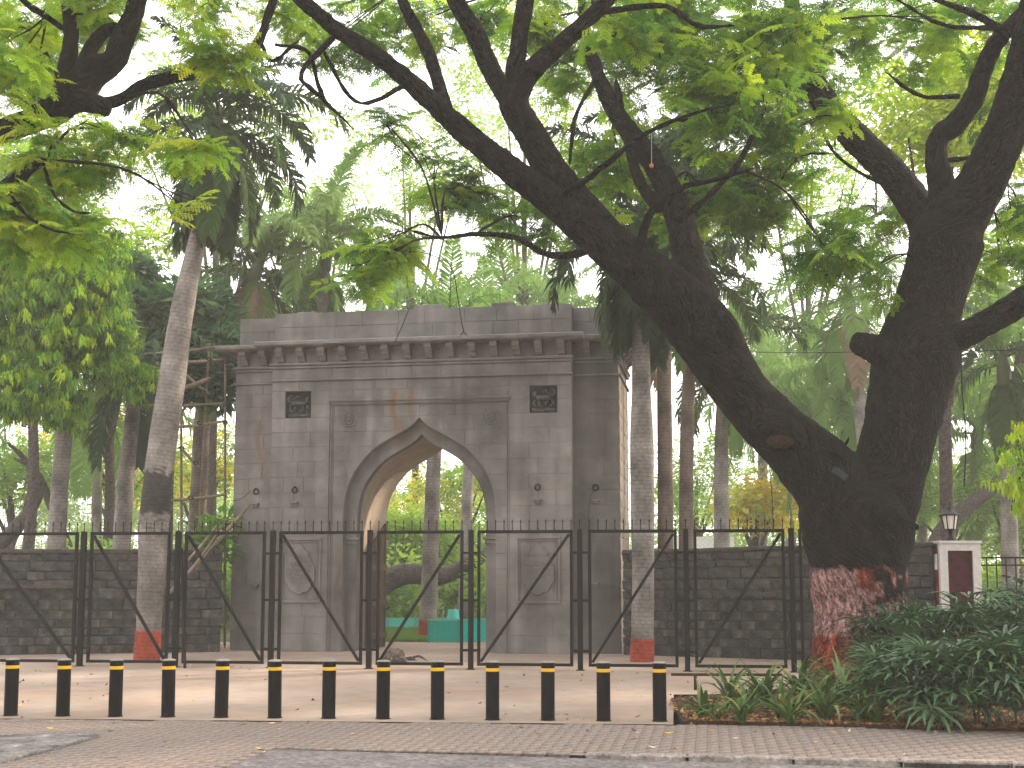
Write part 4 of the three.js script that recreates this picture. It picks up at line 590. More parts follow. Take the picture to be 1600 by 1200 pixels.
  const clA = [
    C(1090, 80, 180, 90, 22.5, 2.0, 420), C(1180, 190, 120, 80, 22.0, 1.4, 240), C(1010, 30, 110, 55, 22, 1.6, 170), C(1140, 120, 110, 80, 18.2, 0.8, 120), C(1110, 320, 100, 45, 21.8, 1.2, 120), C(950, 270, 60, 70, 22, 1.2, 90), C(1215, 290, 70, 60, 21.8, 1.1, 100), C(1200, 60, 80, 50, 18.6, 0.8, 60),
    C(1290, 385, 46, 32, 18.4, 0.5, 42), C(1372, 415, 26, 24, 18.6, 0.4, 20), C(1290, 180, 40, 22, 19.6, 0.3, 20), C(1330, 60, 120, 55, 23.5, 1.6, 170), C(1490, 50, 110, 60, 22.5, 1.6, 170), C(1370, 330, 60, 40, 22.4, 1.0, 60), C(1560, 190, 40, 60, 22.5, 0.8, 40), C(1560, 405, 45, 36, 20.6, 0.7, 46), C(1595, 330, 30, 44, 20.6, 0.7, 34),
    C(730, 300, 70, 36, 21.8, 0.9, 80), C(820, 345, 56, 30, 21.4, 0.8, 60), C(620, 50, 100, 50, 21.6, 1.4, 100), C(520, 60, 50, 50, 21.2, 1.1, 50), C(600, 190, 50, 26, 22, 0.8, 26), C(900, 110, 60, 50, 22.6, 1.0, 80), C(750, 30, 70, 45, 22.4, 1.2, 70), C(605, 385, 62, 36, 22, 0.9, 62), C(565, 440, 44, 26, 22.5, 0.7, 36), C(680, 250, 40, 26, 22.4, 0.6, 24), C(850, 40, 40, 40, 21, 0.8, 36), C(960, 60, 50, 50, 17.6, 0.5, 24),
    C(930, -120, 300, 80, 17.5, 2.2, 200), C(1350, -120, 260, 80, 18.5, 2.2, 190), C(560, -120, 220, 80, 17, 2, 120), C(1750, 60, 110, 160, 18.5, 2.0, 140),
  ]; carry(t, clA, 31); anchors = []; foliage(t, 'crown', PIN, clA, LEAF_A, 901, { gap: -0.05, freq: 1.6, scale: 0.85, tilt: 1.3 });
}
// ---- tree B, limbs reaching in from beyond the frame
{
  const t = thing('rain_tree', 'bright leafed tree with dark limbs reaching in above the wall', 'tree', V(0, 0, 0));
  L_(t, 'trunk', [[-330, 1130, 130, 16.5], [-318, 980, 104, 16.5], [-300, 760, 92, 16.6], [-270, 560, 86, 16.7], [-200, 380, 78, 16.8], [-110, 262, 62, 16.9]], { radial: 28, step: 0.1 });
  L_(t, 'limb', [[-160, 320, 66, 16.9], [-70, 235, 46, 17], [0, 206, 38, 17], [51, 188, 40, 17], [91, 168, 50, 17], [118, 143, 58, 17], [148, 112, 50, 17], [176, 96, 38, 17], [193, 57, 36, 17], [210, 18, 31, 17], [222, -40, 26, 17]], { radial: 22, step: 0.06 });
  L_(t, 'limb', [[96, 152, 34, 17.0], [104, 112, 30, 17.1], [111, 57, 25, 17.2], [105, 0, 22, 17.3], [100, -50, 19, 17.4]]); L_(t, 'branch', [[128, 120, 30, 17], [144, 72, 24, 17.1], [165, 48, 20, 17.1], [190, 44, 18, 17]]);
  L_(t, 'branch_stub', [[120, 155, 40, 16.9], [150, 163, 32, 16.7], [172, 172, 25, 16.6]], { noise: 0.14 });
  L_(t, 'limb', [[140, 165, 22, 16.9], [188, 156, 18, 17], [219, 135, 18, 17.1], [263, 122, 21, 17.3], [297, 115, 22, 17.4], [325, 96, 19, 17.5], [352, 92, 17, 17.6], [384, 93, 16, 17.7], [404, 66, 16, 17.8], [418, 27, 14, 17.9], [436, -30, 12, 18]]);
  L_(t, 'branch', [[-110, 330, 40, 16.8], [-50, 318, 30, 16.6], [0, 299, 25, 16.4], [27, 278, 24, 16.3], [51, 260, 18, 16.2], [75, 249, 12, 16.1]]); L_(t, 'branch', [[-60, 340, 12, 16.3], [0, 327, 10, 16.2], [34, 315, 7, 16.1]]);
  for (const l of [[[20, -20, 7, 17], [44, 8, 10, 17], [75, 28, 11, 17], [104, 50, 11, 17.1]], [[67, 28, 4, 17], [50, 44, 3, 16.9], [16, 62, 2, 16.8]], [[70, 262, 6, 16.2], [85, 305, 5, 16.1], [115, 330, 4, 16], [150, 333, 2.5, 15.9]], [[15, 300, 5, 16], [40, 335, 5, 15.9], [75, 357, 4, 15.8], [115, 366, 2, 15.7]], [[120, 22, 5, 17.2], [160, 22, 5, 17.4], [190, 15, 4, 17.5]], [[405, 62, 6, 17.8], [425, 95, 7, 17.8], [470, 60, 5, 17.7]], [[430, 70, 5, 17.7], [480, 80, 7, 17.5], [500, 140, 6, 17.4], [515, 170, 4, 17.3]]]) L_(t, 'twig', l, { radial: 7, step: 0.1, noise: 0.1 });
  const C = clump;
  const clB = [C(60, 60, 100, 60, 19.6, 1.4, 285), C(50, 130, 60, 40, 18.6, 0.8, 120), C(30, 110, 40, 24, 16.4, 0.3, 30), C(85, 245, 85, 46, 16.6, 0.9, 195), C(60, 345, 90, 50, 16.8, 1.0, 210), C(170, 205, 40, 18, 16.2, 0.5, 45), C(350, 95, 24, 22, 16.6, 0.3, 39), C(310, 235, 34, 18, 16.4, 0.4, 33), C(285, 325, 34, 20, 16.2, 0.3, 36), C(330, 10, 60, 26, 19.2, 1.0, 69), C(440, 20, 50, 30, 19.4, 0.9, 54), C(150, 20, 60, 30, 17.8, 1, 105), C(-150, 100, 130, 180, 17, 2.2, 360), C(150, -140, 260, 80, 15.5, 2.0, 270)]; carry(t, clB, 32); foliage(t, 'crown', PIN, clB, LEAF_B, 902, { gap: -0.05, freq: 1.6, scale: 0.68, tilt: 1.3 });
}
// ------------------------------------------------------------------ palms
function frondGeo(seed, L, rise, bend, o = {}) {
  const r = rngOf(seed), T = Tri(), n = o.n ?? 84; let a = rise, p = V(0, 0, 0); const st = [];
  for (let i = 0; i <= 24; i++) { const t = i / 24; st.push([p.clone(), V(Math.cos(a), Math.sin(a), 0)]); p.addScaledVector(V(Math.cos(a), Math.sin(a), 0), L / 24); a -= bend / 24 * (0.4 + 1.2 * t); if (a < -1.62) a = -1.62; }
  for (let i = 0; i < 24; i++) rod(T, st[i][0], st[i + 1][0], 0.032 * (1 - i / 25) + 0.003);
  for (let i = 0; i < n; i++) {
    const t = 0.13 + 0.87 * (i + r() * 0.5) / n, k = Math.min(23, Math.floor(t * 24)), e = t * 24 - k, b = st[k][0].clone().lerp(st[k + 1][0], e), d = st[k][1], up = V(-d.y, d.x, 0), len = (0.30 + 0.55 * Math.sin(Math.PI * Math.min(1, 0.18 + 0.80 * t))) * (o.len ?? 0.8) * (0.85 + r() * 0.3);
    for (const s of [-1, 1]) {
      const lift = (r() - 0.35) * 1.1 * (o.plume ?? 1), dir = V().addScaledVector(d, 0.55 + 0.5 * t).addScaledVector(V(0, 0, 1), s).addScaledVector(up, lift).normalize(); const m = b.clone().addScaledVector(dir, len * 0.5); const d2 = dir.clone(); d2.y -= 0.75 + r() * 0.7; d2.normalize(); const tip = m.clone().addScaledVector(d2, len * 0.5), w = (o.w ?? 0.026) + 0.008 * r(), sd = V().crossVectors(dir, up).normalize().applyAxisAngle(dir, (r() - 0.5) * 1.2).multiplyScalar(w);
      const b1 = b.clone().addScaledVector(sd, 0.5), b2 = b.clone().addScaledVector(sd, -0.5), m1 = m.clone().add(sd), m2 = m.clone().sub(sd); T.p.push(b1, m1, m2, b1, m2, b2, m1, tip, m2);
    }
  }
  return toGeo(T);
}
const FR = { up: [frondGeo(21, 3.0, 1.25, 1.1), frondGeo(22, 2.9, 1.05, 1.5)], arch: [frondGeo(23, 3.1, 0.75, 2.0), frondGeo(24, 3.0, 0.5, 1.9), frondGeo(25, 3.1, 0.9, 2.3)], droop: [frondGeo(26, 3.0, 0.1, 2.0), frondGeo(27, 2.9, -0.2, 1.9)], hang: [frondGeo(28, 2.8, -0.8, 1.3, { plume: 0.5 }), frondGeo(29, 2.7, -1.1, 0.8, { plume: 0.5 })] };
const FRfar = { up: [frondGeo(31, 3.0, 1.2, 1.1, { n: 60, len: 0.95, w: 0.026 })], arch: [frondGeo(32, 3.1, 0.8, 2.1, { n: 60, len: 0.95, w: 0.026 }), frondGeo(33, 3.0, 0.5, 1.9, { n: 60, len: 0.95, w: 0.026 })], droop: [frondGeo(34, 3.0, 0.05, 1.9, { n: 60, len: 0.95, w: 0.026 })], hang: [frondGeo(35, 2.8, -0.9, 1.1, { n: 50, len: 0.85, w: 0.026, plume: 0.5 })] };
const palmMat = [leafMat([0.045, 0.085, 0.025], 0.3), leafMat([0.035, 0.065, 0.030], 0.25), leafMat([0.12, 0.20, 0.04], 0.4), leafMat([0.15, 0.27, 0.055], 0.55)], deadFrond = leafMat([0.22, 0.155, 0.10], 0.2);
const palmBark = std([0.336, 0.301, 0.287], { map: rep(ringMap, 0.6, 0.55), bumpMap: rep(ringMap, 0.6, 0.55), bumpScale: 0.02 }), palmBarkB = std([0.210, 0.161, 0.140], { map: rep(ringMap, 0.6, 0.55), bumpMap: rep(ringMap, 0.6, 0.55), bumpScale: 0.02 }), palmBarkFar = std([0.36, 0.325, 0.31], { map: rep(ringMap, 0.6, 0.55), bumpMap: rep(ringMap, 0.6, 0.55), bumpScale: 0.02 }), shaftMat = std([0.07, 0.085, 0.04], { roughness: 0.5 });
M.palmRed = std([0.588, 0.105, 0.063], { map: rep(ringMap, 0.6, 0.55) });
let palmSeed = 100;
// line: [u, v, width] of the trunk from the ground up, at distance D; kinds: how many fronds of each habit
function palm(label, line, D, kinds, o = {}) {
  const r = rngOf(palmSeed++), pts = line.map(q => at(q[0], q[1], q[3] ?? D)), rad = line.map(q => q[2] / 2 / FOCAL * D), base = pts[0];
  const t = thing('royal_palm', label, 'palm tree', V(base.x, 0, base.z)), off = V(base.x, 0, base.z); const loc = pts.map(p => p.clone().sub(off));
  loc[0].y = Math.min(loc[0].y, -0.05);
  part('trunk', limb(loc, rad, { radial: 20, step: o.stain ? 0.05 : 0.16, noise: 0.02, freq: 1.2, color: o.stain ? q => { const y = q.y + 0.22 * fbm(q.x * 7, q.y * 2.2, q.z * 7, 4), f = fbm(q.x * 20, q.y * 20, q.z * 20, 2), k = y > o.stain[0] && y < o.stain[1] + 0.25 * f ? 0.25 + 0.2 * f : y > o.stain[0] - 0.5 && f > 0.12 && y < o.stain[1] ? 0.5 : 1; return [k, k * 0.98, k * 0.97]; } : null }), o.bark ?? (o.far ? palmBarkFar : palmBark), t);
  if (o.red) { const k = o.red, c = new THREE.CatmullRomCurve3(loc, false, 'centripetal'); const P2 = [], R2 = []; for (let i = 0; i <= 8; i++) { let lo = 0, hi = 1; const y = k * i / 8; for (let m = 0; m < 30; m++) { const md = (lo + hi) / 2; c.getPoint(md).y < y ? lo = md : hi = md; } P2.push(c.getPoint(lo)); const f = lo * (rad.length - 1), a = Math.min(rad.length - 2, Math.floor(f)), e = f - a, s = e * e * (3 - 2 * e); R2.push((rad[a] * (1 - s) + rad[a + 1] * s) * 1.015 + 0.004); } const g = limb(P2, R2, { radial: 24, step: 0.05, noise: 0.012, freq: 5 }); part('painted_band', g, M.palmRed, t); }
  const top = loc[loc.length - 1], rt = rad[rad.length - 1], lean = V().subVectors(top, loc[loc.length - 2]).normalize(), head = top.clone().addScaledVector(lean, o.shaft ?? 0.9);
  if (!o.noCrown) {
    part('crownshaft', limb([top.clone().addScaledVector(lean, -0.05), top.clone().addScaledVector(lean, (o.shaft ?? 0.9) * 0.5), head.clone().addScaledVector(lean, 0.25)], [rt * 1.1, rt * 1.15, rt * 0.35], { radial: 14, step: 0.1 }), shaftMat, t);
    const set = o.far ? FRfar : FR; let az = r() * 6.28; const mats = o.mats ?? [0, 1];
    for (const [kind, n] of Object.entries(kinds)) for (let i = 0; i < n; i++) { az += 2.399963; const dead = kind === 'dead', lst = set[dead ? 'hang' : kind], m = part('frond', lst[Math.floor(r() * lst.length)], dead ? deadFrond : palmMat[mats[Math.floor(r() * mats.length)]], t); m.position.copy(head).addScaledVector(lean, kind === 'up' ? 0.05 : kind === 'arch' ? -0.1 : -0.3 - (dead || kind === 'hang' ? r() * 0.5 : 0)); m.rotation.set((r() - 0.5) * 0.2, az + (r() - 0.5) * 0.4, (r() - 0.5) * 0.25); m.scale.setScalar((o.size ?? 1) * (0.88 + r() * 0.24)); }
    for (const f of o.aimed ?? []) { const m = part('frond', FR[f[0]][f[3] ?? 0], palmMat[mats[0]], t); m.position.copy(head).addScaledVector(lean, f[2] ?? 0); m.rotation.y = f[1]; m.scale.setScalar(f[4] ?? 1); }
  }
  return t;
}
palm('leaning grey royal palm in front of wall, base painted red', [[229, 1032, 39], [232, 985, 38], [237, 900, 42], [241, 820, 47], [246, 755, 44], [253, 700, 44], [268, 600, 42], [284, 490, 36], [304, 395, 29], [318, 335, 25], [330, 262, 22]], 27.1, { up: 3, arch: 8, droop: 7, hang: 14 }, { red: 0.68, shaft: 1.2, size: 0.92, mats: [1, 1, 0], stain: [3.1, 3.95], bark: std([0.336, 0.301, 0.287], { map: rep(ringMap, 0.6, 0.55), bumpMap: rep(ringMap, 0.6, 0.55), bumpScale: 0.02, vertexColors: true }) });
palm('straight grey palm with red foot close beside the archway', [[1003, 1032, 36], [1004, 980, 35], [1005, 900, 34], [1004, 800, 37], [1003, 700, 38], [1002, 600, 30], [1001, 500, 26], [1002, 420, 24], [1005, 370, 22]], 26.9, { up: 3, arch: 7, droop: 7, hang: 14 }, { red: 0.52, shaft: 0.8, mats: [0, 1, 1] });
palm('dark brown palm behind wall beside the straight palm', [[1040, 1010, 27], [1040, 860, 25], [1039, 700, 24], [1038, 560, 23], [1044, 400, 20], [1052, 320, 18]], 31.5, { up: 2, arch: 7, droop: 7, hang: 10 }, { bark: palmBarkB, mats: [1, 0] });
palm('warm sunlit palm trunk behind wall nearest the leaning limb', [[1072, 1000, 24], [1072, 860, 23], [1073, 700, 22], [1077, 580, 20], [1086, 470, 18]], 34, { up: 2, arch: 6, droop: 4, hang: 3, dead: 2 }, { bark: palmBarkB, mats: [0, 2] });
palm('pale hazy palm with low crown under the leaning limb', [[1128, 980, 26], [1128, 860, 25], [1127, 760, 23], [1128, 660, 21], [1132, 600, 18]], 40, { up: 3, arch: 7, droop: 5, hang: 3 }, { mats: [3, 0], size: 1.05 });
palm('tall pale palm seen within the fork of the big tree', [[1372, 975, 24], [1366, 860, 22], [1352, 720, 21], [1342, 620, 20], [1333, 540, 19], [1328, 490, 17]], 46, { up: 3, arch: 7, droop: 5, hang: 4, dead: 1 }, { mats: [3], far: true, size: 1.25 });
palm('thin dark palm trunk within the fork of big tree', [[1326, 970, 18], [1325, 860, 17], [1322, 720, 16], [1320, 640, 14]], 48, { up: 2, arch: 5, droop: 4, hang: 2 }, { bark: palmBarkB, mats: [3], far: true });
palm('grey palm rising behind the iron railing', [[1579, 985, 27], [1578, 870, 26], [1575, 760, 23], [1571, 660, 21], [1569, 600, 19]], 38, { up: 3, arch: 7, droop: 4, hang: 4, dead: 1 }, { mats: [3, 0] });
palm('pale sunlit palm behind wall, beside leaning palm', [[188, 1005, 29], [190, 860, 28], [196, 760, 26], [204, 680, 23], [211, 610, 21]], 33.5, { arch: 4, up: 2, droop: 3, hang: 2 }, { mats: [3, 1] });
palm('brown barked palm behind the bamboo scaffold', [[304, 1000, 27], [306, 860, 27], [312, 740, 26], [318, 640, 25], [345, 520, 22], [385, 450, 20]], 37, { up: 3, arch: 7, droop: 5, hang: 3, dead: 5 }, { bark: palmBarkB, mats: [0, 2], size: 1.1 });
palm('green palm crown rising behind the scaffold-side parapet', [[470, 990, 22], [480, 860, 22], [492, 700, 21], [500, 560, 19], [508, 420, 17]], 38, { up: 3, arch: 7, droop: 5, hang: 3 }, { mats: [2, 3], size: 1.15 });
palm('grey spotted palm with red foot seen through the arch', [[666, 1006, 27], [669, 960, 27], [673, 860, 25], [677, 740, 23], [683, 640, 21], [694, 560, 19]], 36.5, { up: 3, arch: 5, droop: 3 }, { red: 0.6, mats: [3], shaft: 1.0, far: true });
palm('slim pale palm seen through the arch beside the post', [[724, 985, 20], [727, 880, 19], [732, 740, 17], [742, 620, 16], [752, 560, 15]], 43, { up: 3, arch: 6, droop: 3 }, { mats: [3], far: true });
const farPalms = [[1235, 900, 640, 55, 'hazy far palm in front of big tree fork shadows'], [1190, 900, 600, 62, 'distant pale palm beneath the leaning limb'], [1440, 900, 640, 58, 'distant pale palm peeping beside the forked trunk'], [1520, 905, 700, 52, 'short hazy palm behind the lantern pillar'], [790, 900, 500, 60, 'hazy palm crown above the archway, tree side'], [610, 900, 520, 64, 'hazy palm crown above the archway, scaffold side'], [860, 900, 540, 56, 'hazy palm head near archway parapet end'], [1610, 905, 560, 50, 'hazy palm past the railing end'], [150, 905, 640, 45, 'bluish palm under the hanging leaf tree'], [1270, 905, 690, 50, 'low pale palm close to the leaning limb'], [420, 905, 560, 52, 'far palm head behind the scaffold-side parapet']];
for (const [u, vb, vt, D, label] of farPalms) palm(label, [[u, 905 + 1.7 * FOCAL / D, 17], [u + 1, 800, 16], [u + 2, (800 + vt) / 2, 15], [u + 4, vt, 13]], D, { up: 3, arch: 7, droop: 4, hang: 2 }, { mats: [3], far: true, size: 1.5 });
// ------------------------------------------------------------------ other trees and garden planting
const trunkGrey = std([0.24, 0.20, 0.185], { map: rep(barkMap, 1.2), bumpMap: rep(barkBump, 1.2), bumpScale: 0.03 });
{
  const C = clump, t = thing('mast_tree', 'tree with hanging narrow leaves over the wall, dark below', 'tree', V(0, 0, 0));
  part('trunk', limb(poly([[86, 1022, 29, 31], [88, 860, 28, 31], [95, 740, 26, 31], [106, 620, 24, 31], [116, 500, 21, 31], [124, 380, 14, 31]])[0], [0.225, 0.217, 0.2, 0.186, 0.163, 0.1], { radial: 18, step: 0.15, noise: 0.03 }), palmBark, t);
  for (const l of [[[112, 560, 10, 31], [70, 500, 7, 30], [20, 470, 4, 29.5]], [[116, 500, 10, 31], [160, 450, 7, 30.5], [185, 460, 4, 30]], [[114, 520, 9, 31], [60, 430, 7, 30], [10, 400, 4, 29]], [[112, 590, 8, 31], [60, 590, 6, 29.6], [20, 600, 3, 29]]]) part('branch', limb(...poly(l), { radial: 7, step: 0.15, noise: 0.08 }), trunkGrey, t);
  foliage(t, 'crown', DROOP, [C(80, 400, 130, 70, 30, 1.6, 600), C(60, 490, 110, 70, 29.6, 1.5, 620), C(40, 590, 90, 60, 29.4, 1.3, 460), C(150, 470, 50, 60, 30, 1, 220), C(170, 545, 36, 50, 30.2, 0.8, 130), C(90, 640, 26, 24, 29.2, 0.5, 50), C(-80, 480, 100, 150, 30, 2, 500), C(212, 590, 24, 30, 30.6, 0.5, 60), C(20, 330, 90, 50, 30.5, 1.4, 240)], [...BRIGHT, ...MID, ...DARK], 71, { tilt: 0.7 });
}
{
  const C = clump, t = thing('broadleaf_tree', 'leafy green tree with large leaves behind the scaffold', 'tree', V(0, 0, 0));
  part('trunk', limb(poly([[262, 1005, 18, 35], [262, 850, 16, 35], [268, 700, 14, 35], [290, 560, 11, 35]])[0], [0.16, 0.14, 0.12, 0.08], { radial: 12, step: 0.2, noise: 0.05 }), trunkGrey, t);
  foliage(t, 'crown', BIGLEAF, [C(230, 500, 50, 60, 35, 1.0, 90), C(300, 500, 60, 60, 35, 1.2, 120), C(340, 570, 34, 70, 34.6, 0.8, 80), C(290, 590, 50, 40, 34.6, 0.8, 70), C(200, 440, 50, 40, 35.5, 0.9, 60)], [[0.035, 0.10, 0.03], [0.05, 0.13, 0.03], [0.03, 0.085, 0.035]], 72, {});
  const s = thing('sapling', 'bright green leafy sapling poking over wall by the sticks', 'plant', at(340, 1012, 31.2)); part('stem', bar(V(0, -0.05, 0), V(0.06, 3.0, 0), 0.04, 0.05, 6), trunkGrey, s);
  foliage(s, 'foliage', BIGLEAF, [[V(0, 2.9, 0.1), [0.3, 0.3, 0.3], 9], [V(-0.35, 2.5, 0.2), [0.3, 0.4, 0.3], 7], [V(0.1, 2.2, 0.2), [0.2, 0.3, 0.2], 4]], [[0.10, 0.24, 0.03], [0.14, 0.28, 0.03]], 73, { scale: 0.75 });
  const y = thing('hanging_spray', 'drooping yellow green leaf spray at the edge beside the pillar', 'branch', V(0, 0, 0));
  part('stem', limb(...poly([[1680, 640, 8, 17], [1620, 690, 6, 17], [1590, 760, 5, 17], [1580, 800, 3, 17]]), { radial: 6, step: 0.1 }), M.twig, y);
  foliage(y, 'foliage', DROOP, [clump(1596, 690, 18, 36, 17, 0.25, 12), clump(1588, 755, 14, 32, 17, 0.25, 10), clump(1620, 720, 26, 70, 17, 0.4, 24)], [...GOLD, ...BRIGHT], 74, { scale: 0.75 });
}
// ---- trees standing farther back in the garden: each with trunk, crown and boughs
function bgTree(label, u, D, v, ru, rv, n, tints, seed, o = {}) {
  const r = rngOf(seed), g = gnd(u, 905 + 1.7 * FOCAL / D), c = at(u + (o.du ?? 0), v, D), t = thing('garden_tree', label, 'tree', V(g.x, 0, g.z)); const off = V(g.x, 0, g.z), cl = c.clone().sub(off), R = ru / FOCAL * D, Ry = rv / FOCAL * D;
  part('trunk', limb([V(0, -0.1, 0), V((r() - 0.5) * 0.6, cl.y * 0.35, 0), V(cl.x * 0.5, cl.y * 0.7, 0), cl.clone()], [0.24, 0.18, 0.13, 0.06], { radial: 10, step: 0.5, noise: 0.06 }), trunkGrey, t);
  const cs = []; for (let i = 0; i < 5; i++) { const a = i * 1.257 + r(), e = cl.clone().add(V(Math.cos(a) * R * 0.65, (r() - 0.4) * Ry, Math.sin(a) * R * 0.65)); part('bough', limb([V(cl.x * 0.4, cl.y * (0.45 + 0.1 * r()), 0), V(cl.x * 0.7 + Math.cos(a) * R * 0.3, cl.y * 0.75, Math.sin(a) * R * 0.3), e], [0.10, 0.07, 0.03], { radial: 6, step: 0.5, noise: 0.1 }), trunkGrey, t); cs.push([e, [R * 0.55, Ry * 0.55, R * 0.55], Math.round(n / 7)]); }
  cs.push([cl, [R * 0.8, Ry * 0.8, R * 0.8], Math.round(n * 2 / 7)]);
  foliage(t, 'crown', o.geos ?? CLUMP, cs, tints, seed + 1, { gap: o.gap ?? -0.1, freq: 0.8, scale: o.scale ?? 1 });
}
const PALEG = [[0.24, 0.40, 0.045], [0.31, 0.46, 0.05], [0.19, 0.35, 0.045]], YEL = [[0.72, 0.66, 0.06], [0.56, 0.62, 0.08], [0.80, 0.62, 0.05]];
bgTree('yellow flowering tree showing through the arch opening', 700, 58, 790, 95, 75, 150, [...YEL, ...PALEG], 501, {});
bgTree('green hazy tree low behind the arch passage', 630, 50, 850, 80, 50, 130, PALEG, 503);
bgTree('orange yellow flowering tree beside the pale hazy palm', 1185, 52, 790, 55, 55, 110, YEL, 505);
bgTree('yellow green tree past the mast tree trunk', 170, 55, 700, 110, 110, 190, [...YEL, ...PALEG], 507);
bgTree('pale garden tree at the far scaffold end', 10, 50, 740, 90, 80, 150, PALEG, 509);
bgTree('pale tree glimpsed between the scaffold poles', 300, 60, 720, 80, 90, 130, [...PALEG, ...YEL], 511);
bgTree('light green tree behind the fork of big tree', 1330, 66, 700, 110, 110, 170, PALEG, 513);
bgTree('light green tree behind the lantern pillar', 1490, 56, 770, 110, 70, 170, PALEG, 515);
bgTree('light green tree filling behind the railing', 1610, 50, 800, 100, 100, 170, PALEG, 517);
bgTree('yellow leaved tree, sun glow put into its leaf tint, behind the upright forks', 1490, 34, 190, 130, 120, 330, GOLD, 519, { gap: -0.02 });  // backlit gold put into the leaf tint of this yellowish tree
bgTree('tall leafy tree above the scaffold-side palms', 160, 44, 440, 120, 100, 210, [...BRIGHT, ...MID], 521);
bgTree('tall hazy tree above the leaning palm head', 330, 50, 200, 170, 150, 170, [...PALEG, ...BRIGHT], 523, { gap: 0.02 });
bgTree('tall hazy tree over the archway middle', 640, 62, 270, 160, 110, 190, [...PALEG, ...BRIGHT], 525, { gap: 0.04 });
bgTree('tall hazy tree behind the leaning limb', 1010, 52, 320, 150, 120, 190, [...PALEG, ...MID], 527, { gap: -0.02 });
bgTree('tall hazy tree behind the slanting upper limb', 1270, 56, 250, 120, 110, 130, [...PALEG, ...BRIGHT], 529, { gap: 0.02 });
bgTree('pale feathery tree high behind the upper fork', 820, 58, 180, 150, 120, 190, [...PALEG, ...BRIGHT], 545, { gap: 0.02 });
bgTree('pale tree high behind the leaning palm head', 480, 56, 330, 110, 90, 150, [...PALEG, ...BRIGHT], 547, { gap: 0.02 });
bgTree('tall green tree above the railing end', 1600, 44, 420, 110, 120, 190, [...BRIGHT, ...PALEG], 531);
bgTree('dense tree over the wall beyond the mast tree', 30, 42, 300, 130, 120, 230, [...BRIGHT, ...MID], 533);
bgTree('hazy tree at the arch right jamb', 760, 64, 830, 70, 70, 110, PALEG, 535);
bgTree('hazy tree behind the dark brown palms', 1090, 66, 740, 90, 110, 130, PALEG, 537);
// the avenue trees over the road, beside and behind the viewer, whose canopy keeps the forecourt in shade
function avenueTree(label, x, z, R, y, n, seed) {
  const r = rngOf(seed), t = thing('avenue_tree', label, 'tree', V(x, 0, z)), cs = [];
  part('trunk', limb([V(0, -0.1, 0), V(0.2, y * 0.4, 0), V(0, y * 0.8, 0.2), V(0, y, 0)], [0.5, 0.38, 0.3, 0.1], { radial: 14, step: 0.4, noise: 0.05 }), barkCol, t);
  for (let i = 0; i < 7; i++) { const a = i * 0.9 + r() * 0.4, e = V(Math.cos(a) * R * 0.62, y + (r() - 0.5) * 1.6, Math.sin(a) * R * 0.62); part('limb', limb([V(0.1, y * 0.5, 0), e.clone().multiplyScalar(0.5).setY(y * 0.8), e], [0.22, 0.14, 0.04], { radial: 8, step: 0.4, noise: 0.08 }), barkCol, t); cs.push([e, [R * 0.45, 1.1, R * 0.45], Math.round(n / 9)]); }
  cs.push([V(0, y + 0.4, 0), [R * 0.7, 1.2, R * 0.7], Math.round(n * 2 / 9)]); foliage(t, 'crown', FAR, cs, LEAF_A, seed + 1, { scale: 1.1 });
}
avenueTree('spreading avenue tree behind the viewer, scaffold side', -8, 4, 7, 10.5, 200, 601);
avenueTree('spreading avenue tree behind the viewer, big tree side', 8, 5, 7, 10.5, 200, 603);
avenueTree('spreading avenue tree farther behind the viewer', 0, 13, 7.5, 10, 210, 605);
avenueTree('avenue tree well beyond the frame on scaffold side', -14.5, -9, 6, 11, 150, 607);
avenueTree('avenue tree well beyond the frame on big tree side', 14.5, -9, 6, 11, 150, 609);
// trees off to the side that shade the forecourt
bgTree('shade tree standing past the railing beyond the frame', 2180, 30, 400, 400, 300, 640, MID, 541, { gap: -0.4 });
// a fallen bough lying beyond the arch
tag(part('fallen_bough', limb(...poly([[560, 1010, 46, 41], [576, 960, 44, 41], [592, 915, 40, 41], [625, 899, 34, 41], [650, 897, 31, 41], [680, 902, 29, 41], [712, 892, 25, 41.5], [760, 868, 20, 42], [830, 830, 14, 43], [900, 770, 8, 44]]), { radial: 12, step: 0.15, noise: 0.1 }), std([0.20, 0.17, 0.165], { map: rep(barkMap, 1) })), 'thick grey bough lying level beyond the arch opening', 'bough');
for (const [l, lab] of [[[[-40, 880, 26, 44], [20, 830, 22, 44], [60, 770, 16, 44], [40, 720, 9, 44], [10, 690, 5, 44]], 'bare curving bough showing above wall at scaffold end'], [[[110, 870, 20, 45], [80, 790, 14, 45], [55, 735, 9, 45], [20, 715, 5, 45]], 'bare bough curling behind the mast tree trunk'], [[[1440, 905, 30, 48], [1480, 820, 26, 48], [1540, 770, 22, 48], [1600, 720, 18, 48]], 'slanting grey bough behind the lantern']]) tag(part('bare_bough', limb(...poly(l), { radial: 10, step: 0.25, noise: 0.08 }), trunkGrey), lab, 'bough');
